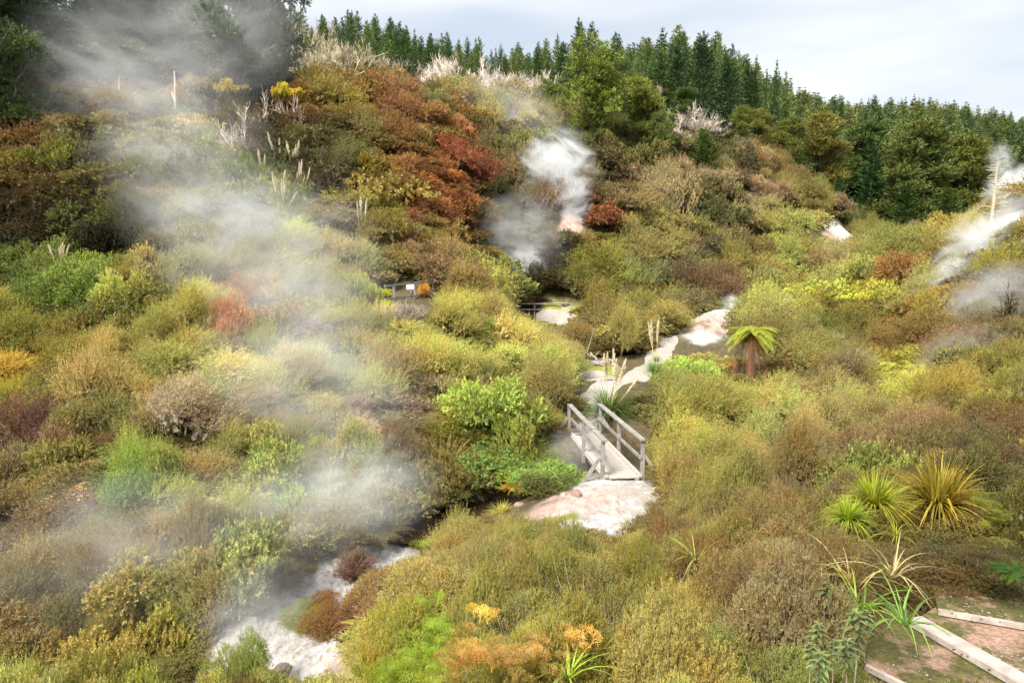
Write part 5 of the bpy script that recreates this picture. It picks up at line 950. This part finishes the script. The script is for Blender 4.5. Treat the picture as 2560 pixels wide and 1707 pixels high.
# ------------------------------------------------------------------ tree ferns
def one_frond(name, seed, droop, up, w, dead=False):
    rs = np.random.RandomState(seed); L_ = []; frond(np.array([0., 0, 0]), (0, 1, up), 1., droop, w, 34, rs, L_, .6); Vs, Fs, As, o_ = [], [], [], 0
    for V, F, A in L_: Vs.append(V); Fs.append(F + o_); As.append(A); o_ += len(V)
    return build_mesh(name, [(np.concatenate(Vs), np.concatenate(Fs), 0, np.concatenate(As))], [M_leaf])
FR = [one_frond('frond', 500, .55, .75, .19), one_frond('frond', 501, .75, .55, .2), one_frond('frond', 502, .62, .35, .19)]; FD = [one_frond('dead_frond', 503, 1.6, .25, .10), one_frond('dead_frond', 504, 1.9, .1, .09)]
def tree_fern(px, py, D, h, r, label, c, nfr=22, nd=16, c2='8a6244'):
    b, q_ = snap(px, py, D, .15); h *= q_; r *= q_; o = thing('tree_fern', label, 'tree fern', tuple(b)); rs = np.random.RandomState(int(px))
    P = [(0, 0, -.3), (.03, 0, h * .5), (.0, 0, h)]; part(o, 'trunk', [tube(P, [.2, .16, .13], 9)], M_trunkf)
    for i in range(nfr):
        f = link('frond', FR[i % 3], (0, 0, h), i * 2.4 + rs.normal() * .2, (r * rs.uniform(.85, 1.1),) * 3, o, hexc(c, rs.uniform(.8, 1.15))); f.rotation_euler[0] = rs.normal() * .22; f.rotation_euler[1] = rs.normal() * .12
    for i in range(nd): link('dead_frond', FD[i % 2], (0, 0, h - rs.uniform(0, .25)), i * 2.4 + .8, (r * rs.uniform(.55, .85),) * 2 + (min(r * .9, h * .72),), o, hexc(c2, rs.uniform(.6, 1.2)))
tree_fern(1875, 945, 35.5, 2.4, 1.9, 'large tree fern with a skirt of brown dead fronds in the middle of the valley', 'a4b045', 40, 30)
tree_fern(1836, 958, 34.5, 1.1, .8, 'short brown trunk with drooping dead fronds at the left foot of the large tree fern', '9a6a44', 6, 16)
tree_fern(2008, 812, 46, 1.3, 1.1, 'small green tree fern in front of the dark thicket beside the steam vents', 'a0c458', 12, 3)
tree_fern(2015, 722, 60, .9, 1.3, 'yellowing tree fern on the bright valley floor', 'd0b848', 16, 8)
tree_fern(2325, 880, 36, .9, .7, 'small brownish fern with a dark stem on the red-tinted knoll', '9a9a60', 8, 5)
for px, py, D, s, c, lab in ((1110,1185,19.8,.55,'b8c438','yellow-green fern on the bank above the dark creek pool'),(1245,1182,20.2,.55,'b8c040','light yellow-green fern left of the bright green bank bush'),(1285,1212,20,.45,'dcae3c','orange-yellow fern hanging over the creek near the bridge'),(1150,1232,19.6,.4,'9ac040','small green fern at the lip of the dark creek'),(2550,1425,5.8,.22,'4f7a2c','dark green fern at the right edge above the steps'),(1450,1555,3.9,.07,'7a9a50','small pale green fern in the near thicket'),(1830,1415,5.9,.13,'55923a','bright green fern left of the long fallen stick'),(1655,1500,4.6,.09,'7a9a5c','pale feathery fern at the centre of the near thicket')):
    b, q_ = snap(px, py, D, .55 if D > 12 else .6); s *= q_; link('fern', PROTO['f']['n'][0] if D < 12 else PROTO['f']['m'][0], tuple(b - Vector((0, 0, .3 * s))), random.random() * 6, (s, s, s), color=hexc(c, .62), label=lab, category='fern')
# ------------------------------------------------------------------ flax, strappy leaves, tussocks
FX = [blade_mesh('flax', 600 + i, 330, [M_blade], ln=(.7, 1.2), w=.038, lean=(.15, 1.35), droop=(.3, 1.3), r0=.14) for i in range(2)]
FS = [blade_mesh('strappy', 610 + i, 22, [M_blade], ln=(.6, 1.2), w=.034, lean=(.3, 1.3), droop=(.5, 1.5), r0=.1) for i in range(2)]
TS = blade_mesh('fine_tussock', 620, 420, [M_blade], ln=(.6, 1.1), w=.014, lean=(.2, 1.2), droop=(.6, 1.4), r0=.16)
for px, py, D, s, k, c, lab, *w in [
 (2345,1270,8.7,.8,'X','a09338','largest flax clump, orange-green spiky leaves at the right'),(2185,1268,8.5,.54,'X','a8b03c','medium flax clump just left of the largest one'),(2120,1305,7.9,.36,'X','a0b838','small bright green flax clump left of the medium one'),(2370,1330,8.6,.6,'X','8a6a48','brown dry flax leaves under the largest clump'),(2240,1345,7.6,.4,'S','98a03c','loose green strappy tuft below the flax clumps'),
 (2130,1455,5.0,.62,'S','b4b070','pale streaked strappy plant over the brown bush top'),(2230,1440,5.2,.6,'S','b8b488','whitish strappy leaves arching towards the trail'),(2050,1500,4.4,.45,'S','93ae48','few upright green strap leaves on the brown bush'),(2150,1520,3.9,.5,'S','8aac48','bright green strap leaves beside the grey-green plants'),(2260,1560,3.9,.55,'S','7fa050','long green strap leaves arching over the earth step'),(1420,1690,3.3,.34,'S','a8cc50','light green strap leaves at the bottom of the near thicket'),(1740,1400,6.3,.5,'S','96a85a','thin strap leaves left of the long fallen stick'),(1900,1330,8.,.3,'S','a0c040','two thin upright green leaves above the fallen stick'),
 (1570,1325,15.8,.65,'S','c4cc9c','pale bleached strappy tuft at the front edge of the gravel landing'),(1640,1315,15,.55,'S','d0c890','second pale strappy tuft right of the bleached one'),(1255,1292,19,.55,'X','c8cc6c','straw-yellow tussock standing by the dark creek pool'),(1220,1300,19,.4,'T','b8a860','dry tan tussock left of the straw-yellow one'),
 (830,1215,19.2,1.0,'T','c8d098','large pale arching grass tussock on the far bank above the steam'),(760,1195,19.8,.8,'T','b8c488','smaller pale tussock left of the large arching one'),(1250,1135,21.6,.7,'T','b0a860','brownish grass tussock above the bright green bank bush'),(1440,1010,26.5,.5,'T','a8a858','yellowish grass at the far left end of the bridge'),(1640,905,36,.7,'T','8fae74','blue-green grass beside the smaller pampas'),(2000,855,43,.7,'T','7a9a3c','green grass tussock behind the large tree fern'),(240,1010,21,.5,'S','c4c840','yellow strappy leaves on the left bracken patch'),(100,960,23,.5,'S','c4c83c','yellow-green strappy tuft at the left edge')]:
    b, q_ = (at(px, py, D), 1.) if k == 'X' else snap(px, py, D, {'X': .3, 'S': .55 if D < 10 else .3, 'T': .35}[k]); s *= q_; M = {'X': FX[random.randrange(2)], 'S': FS[random.randrange(2)], 'T': TS}[k]
    link({'X': 'flax_clump', 'S': 'strappy_plant', 'T': 'grass_tussock'}[k], M, tuple(b), random.random() * 6.28, (s * (.85 if k == 'S' and D < 7 else 1),) * 3, color=hexc(c, .9), label=lab, category={'X': 'flax', 'S': 'strappy plant', 'T': 'tussock'}[k])
# grey-green felted leaves near the steps
def felt_plant(name, seed):
    rs = np.random.RandomState(seed); acc = []; st = tube([(0, 0, -.9), (.03, 0, -.4), (0, 0, .0), (.01, 0, .42)], [.014, .012, .01, .005], 5); Vs, Fs, As, o_ = [], [], [], 0
    for i in range(11):
        z = .42 - .052 * i; n = 4
        for j in range(n):
            a = i * .8 + j * 6.283 / n + rs.normal() * .15; el = .55 - .09 * i; ln = .13 + .028 * i * (i < 6) + .05 * rs.rand(); d = np.array([math.cos(a), math.sin(a), el]); d /= np.linalg.norm(d); s = np.cross(d, [0, 0, 1.]); s /= np.linalg.norm(s); u = np.cross(s, d); w = ln * .17
            p0 = np.array([0, 0, z]); dr = np.array([0, 0, -1]) * ln
            pts = [p0, p0 + d * ln * .33 + s * w + u * w * .4, p0 + d * ln * .33 - s * w + u * w * .4, p0 + d * ln * .7 + s * w * .8 + u * w * .3 + dr * .1, p0 + d * ln * .7 - s * w * .8 + u * w * .3 + dr * .1, p0 + d * ln + dr * .28, p0 + d * ln * .33, p0 + d * ln * .7 + dr * .12]
            Vs += pts; Fs += [np.array(f) + o_ for f in ((0, 6, 1, 1), (0, 2, 6, 6), (1, 6, 7, 3), (6, 2, 4, 7), (3, 7, 5, 5), (7, 4, 5, 5))]; As += [rs.rand()] * 8; o_ += 8
    V = np.array(Vs); F = np.array(Fs); q = F[:, 2] != F[:, 3]
    return build_mesh(name, [(V, F[q], 0, np.array(As)), (V, F[~q][:, :3], 0, np.array(As)), (st[0], st[1], 1, .5)], [M_leaf, M_twig])
FP = [felt_plant('felted_plant', 700 + i) for i in range(2)]
for px, py, D, s, lab in ((2065,1500,4.0,.42,'upright grey-green leafy stem on the brown bush'),(2045,1610,3.3,.40,'grey-green leafy plant at the left of the leafy group'),(2140,1600,3.35,.55,'largest grey-green plant with broad pointed leaves'),(2115,1660,3.05,.45,'grey-green leafy rosette above the lowest step'),(2050,1690,2.95,.42,'grey-green leafy plant touching the bottom edge'),(2025,1650,3.15,.32,'small grey-green shoot left of the bottom one'),(2165,1570,3.5,.36,'grey-green shoot right behind the largest leafy plant'),(2085,1640,3.15,.3,'small shoot in the middle of the leafy group')):
    b, q_ = snap(px, py, D, .68); s *= .6 * q_; o = link('felted_plant', FP[random.randrange(2)], tuple(b), random.random() * 6, (s, s, s), color=(.17, .235, .10), label=lab, category='leafy plant'); o['group'] = 'grey-green leafy plants by the steps'
# clubmoss fans: flat forked sprays
def clubmoss(name, seed):
    rs = np.random.RandomState(seed); Q = []
    def rec(p, a, ln, w, d):
        e = p + np.array([math.sin(a), math.cos(a)]) * ln; s = np.array([math.cos(a), -math.sin(a)]) * w; Q.append((p - s, p + s, e + s * .9, e - s * .9, rs.rand()))
        if d: [rec(e, a + da + rs.normal() * .12, ln * .8, w * .85, d - 1) for da in (-.5, .45)]
    V, F, A = [], [], []
    for k_ in range(7):
        Q.clear(); rec(np.zeros(2), rs.normal() * .2, .22, .017, 5); az = rs.rand() * 6.283; tl = rs.uniform(.1, .8); off = rs.normal(size=2) * .12
        for q in Q:
            o_ = len(V)
            for pt in q[:4]:
                x, zz = pt; bulge = .25 * zz * zz; V.append((off[0] + x * math.cos(az) + (bulge + zz * tl) * math.sin(az), off[1] + x * math.sin(az) - (bulge + zz * tl) * math.cos(az), zz * (1 - tl * .3)))
            F.append((o_, o_ + 1, o_ + 2, o_ + 3)); A += [q[4]] * 4
    return build_mesh(name, [(np.array(V), np.array(F), 0, np.array(A))], [M_leaf])
CM = [clubmoss('clubmoss', 800 + i) for i in range(3)]; rs = np.random.RandomState(3)
for (cx, cy_, rx, ry, n, c, lab, grp) in ((1060, 1560, 60, 110, 46, '8ea832', 'lime-green clubmoss spray in the patch beside the red twigs', 'lime clubmoss left of centre'), (1000, 1680, 110, 30, 34, '8c9f30', 'lime-green clubmoss spray along the bottom edge by the white creek bed', 'lime clubmoss at the bottom edge'), (1150, 1650, 70, 40, 26, 'b8984c', 'golden-orange clubmoss spray in the left orange patch', 'golden clubmoss, left patch'), (1320, 1640, 90, 50, 34, 'b0904c', 'orange clubmoss spray in the right orange patch at the bottom', 'golden clubmoss, right patch'), (1430, 1600, 40, 26, 8, 'd8b058', 'pale orange clubmoss spray right of the orange patches', 'pale clubmoss'), (1190, 1540, 20, 16, 4, 'd8bc50', 'yellow clubmoss spray high in the near thicket', 'yellow clubmoss'), (2480, 1290, 50, 70, 26, '6f7a24', 'yellow-green creeping sprig on the right bank', 'creeping sprigs on the right bank'), (2200, 1210, 50, 30, 14, '808428', 'yellow-green sprig left of the largest flax', 'sprigs left of the flax')):
    for i in range(n):
        px, py = cx + rs.normal() * rx * .6, cy_ + rs.normal() * ry * .6
        if py > 1730 or px < 870: continue
        b = canopy(px, py, .74 if px < 2000 else .6); s = (.024 if px < 2000 else .013) * b.y + .01; s *= rs.uniform(.7, 1.3)
        o = link('clubmoss', CM[i % 3], tuple(b - Vector((0, 0, s * .25))), rs.rand() * 6.28, (s, s, s), color=hexc(c, rs.uniform(.75, 1.05)), label=lab, category='clubmoss'); o['group'] = grp
# ------------------------------------------------------------------ steam
def steam(px, py, D, rx, ry, depth, dens, label, rot=0., sc=1.3, seed=0., tint=(.96, .98, 1.), thr=.33, off=0, veil=False):
    """an ellipsoid of drifting vapour, semi-axes in photo pixels at its distance"""
    import bmesh
    bm = bmesh.new(); bmesh.ops.create_uvsphere(bm, u_segments=20, v_segments=12, radius=1); me = bpy.data.meshes.new('steam'); bm.to_mesh(me); bm.free()
    m, nt = newmat('steam'); tc = N(nt, 'ShaderNodeTexCoord'); ob = tc.outputs['Object']
    ln = N(nt, 'ShaderNodeVectorMath', operation='LENGTH'); nt.links.new(ob, ln.inputs[0])
    mp = N(nt, 'ShaderNodeMapping'); mp.inputs['Location'].default_value = (seed, seed * .7, seed * .3); a, b_ = rx / FPX * D, ry / FPX * D; mm = max(a, b_)
    mp.inputs['Scale'].default_value = (a / mm * sc * .9, depth / mm * sc * 1.3, b_ / mm * sc * 1.7); nt.links.new(ob, mp.inputs['Vector'])
    nz = N(nt, 'ShaderNodeTexNoise'); nz.inputs['Scale'].default_value = 1.2; nz.inputs['Detail'].default_value = 5; nz.inputs['Roughness'].default_value = .6; nz.inputs['Distortion'].default_value = 1.3; nt.links.new(mp.outputs[0], nz.inputs['Vector'])
    def math_(op, x, y=None, clamp=False):
        q = N(nt, 'ShaderNodeMath', operation=op); q.use_clamp = clamp
        for k, v in enumerate((x, y)):
            if v is None: continue
            if isinstance(v, (int, float)): q.inputs[k].default_value = v
            else: nt.links.new(v, q.inputs[k])
        return q.outputs[0]
    r2 = math_('MULTIPLY', ln.outputs['Value'], ln.outputs['Value']); fall = math_('SUBTRACT', 1., r2, True)
    if veil:
        w = math_('ADD', math_('MULTIPLY', math_('SUBTRACT', nz.outputs['Fac'], .40), 3.6, True), .10); fall = math_('MULTIPLY', fall, fall)
    else:
        w = math_('SUBTRACT', math_('ADD', math_('MULTIPLY', nz.outputs['Fac'], 2.1), math_('MULTIPLY', fall, .8)), 1.32); w = math_('MULTIPLY', w, 1.7, True); w = math_('MULTIPLY', w, w)
    d = math_('MULTIPLY', math_('MULTIPLY', fall, w), dens / max(depth, .1) * 2.2)
    v = N(nt, 'ShaderNodeVolumePrincipled'); v.inputs['Color'].default_value = (*tint, 1); v.inputs['Anisotropy'].default_value = 0.0; nt.links.new(d, v.inputs['Density'])
    o = N(nt, 'ShaderNodeOutputMaterial'); nt.links.new(v.outputs[0], o.inputs['Volume']); m.cycles.volume_step_rate = 1.2
    me.materials.append(m); p = at(px, py, D)
    ob_ = link('steam', me, tuple(p), 0, (a, depth, b_), kind='stuff', label=label); ob_.rotation_euler = (0, rot, 0); return ob_
VE = [ # broad veils: px, py, D, rx, ry, depth, density, rot, noise scale, seed
 (880,1230,17.6,280,170,2.0,2.6,-.2,1.7,1.,'dense steam rolling off the creek beside the near thicket'),
 (640,1330,15.6,400,230,2.2,1.7,-.35,1.9,2.,'steam sheet drifting down the far creek bank'),
 (300,1400,14.0,460,280,2.2,1.3,-.2,1.6,3.,'thin steam veil over the lower left bushes'),
 (640,1530,12.6,200,170,1.2,1.2,-.5,1.5,4.5,'steam at the upper edge of the white creek bed'),
 (760,980,21,330,420,3,1.5,-.25,1.9,5.,'veil of steam rising across the left slope'),
 (680,720,29,360,330,4,1.8,-.5,1.9,6.,'steam bank over the middle of the left slope'),
 (560,560,35,320,200,4,2.4,.35,2.0,7.,'bright steam bank above the left hollow'),
 (450,400,44,260,270,5,1.5,.5,1.9,8.,'steam column rising through the left slope shrubs'),
 (330,210,54,330,280,5,1.3,.35,1.8,9.,'steam drifting in front of the tall left pines'),
 (560,70,56,240,230,4,1.4,-.3,1.8,10.,'steam in front of the large dark spreading pine'),
 (1300,600,52.5,150,150,3,1.9,0,2.0,13.,'grey steam in the gully behind the round-rail fence'),
 (1280,300,70,190,120,4,1.5,.5,1.9,15.,'faint steam on the hazy hilltop shoulder'),
 (1250,760,50.5,120,60,2,1.2,0,1.6,14.5,'low steam along the gully fence'),
 (2180,690,60,110,60,2,1.8,-.45,1.8,18.,'faint steam wisp in the valley floor'),
 (2400,900,30,150,110,2.2,1.4,-.7,1.6,23.,'faint steam right of the ferny mound'),(2120,905,32.5,90,44,1.6,.9,-.3,1.6,24.,'faint wisp at the foot of the ferny mound'),
 (2500,745,36,170,110,2.5,2.2,-.2,1.7,22.,'grey-violet steam at the right edge'),
 (1430,1135,22.3,80,90,1.0,1.4,0,1.6,27.,'light steam under the left side of the footbridge'),
]
ST = [
 (1395,412,60,112,100,2.6,2.5,.5,1.5,11.,'round puff of steam on the middle hillside'),(1432,500,59,60,90,1.5,1.2,-.3,1.6,12.,'thin steam trail below the round puff'),
 (1318,680,53,70,95,2,2.0,.2,1.7,14.,'steam column at the yellow warning sign'),
 (1937,785,47.5,78,62,1.6,3.0,-.2,1.7,16.,'small bright steam puff right of the pink bank'),(1832,772,46.5,42,44,1.2,2.2,0,1.6,17.,'tiny steam wisp on the white bank'),
 (2225,805,44,100,60,1.6,2.6,-.6,1.6,19.,'lower tongue of the right steam plume'),(2370,725,45,160,90,2.2,2.6,-.6,1.7,20.,'middle of the right steam plume'),(2490,630,47,190,140,3,3.0,-.6,1.6,21.,'dense upper part of the right steam plume'),(2590,590,50,160,120,3,2.4,0,1.5,21.5,'steam at the right edge under the white ridge'),
 (2540,470,78,90,64,3,2.6,-.4,1.5,25.,'steam behind the dead spire tree'),(2500,405,64,40,60,1.6,.8,0,1.6,26.,'wisp at the tip of the dead spire tree'),
]
for px, py, D, rx, ry, dp, de, rot, sc, sd_, lab in VE: steam(px, py, D, rx, ry, dp, de * .23, lab, rot, sc, sd_, veil=True)
for px, py, D, rx, ry, dp, de, rot, sc, sd_, lab in ST: steam(px, py, D, rx * 1.15, ry * 1.15, dp, de * .64, lab, rot, sc, sd_)
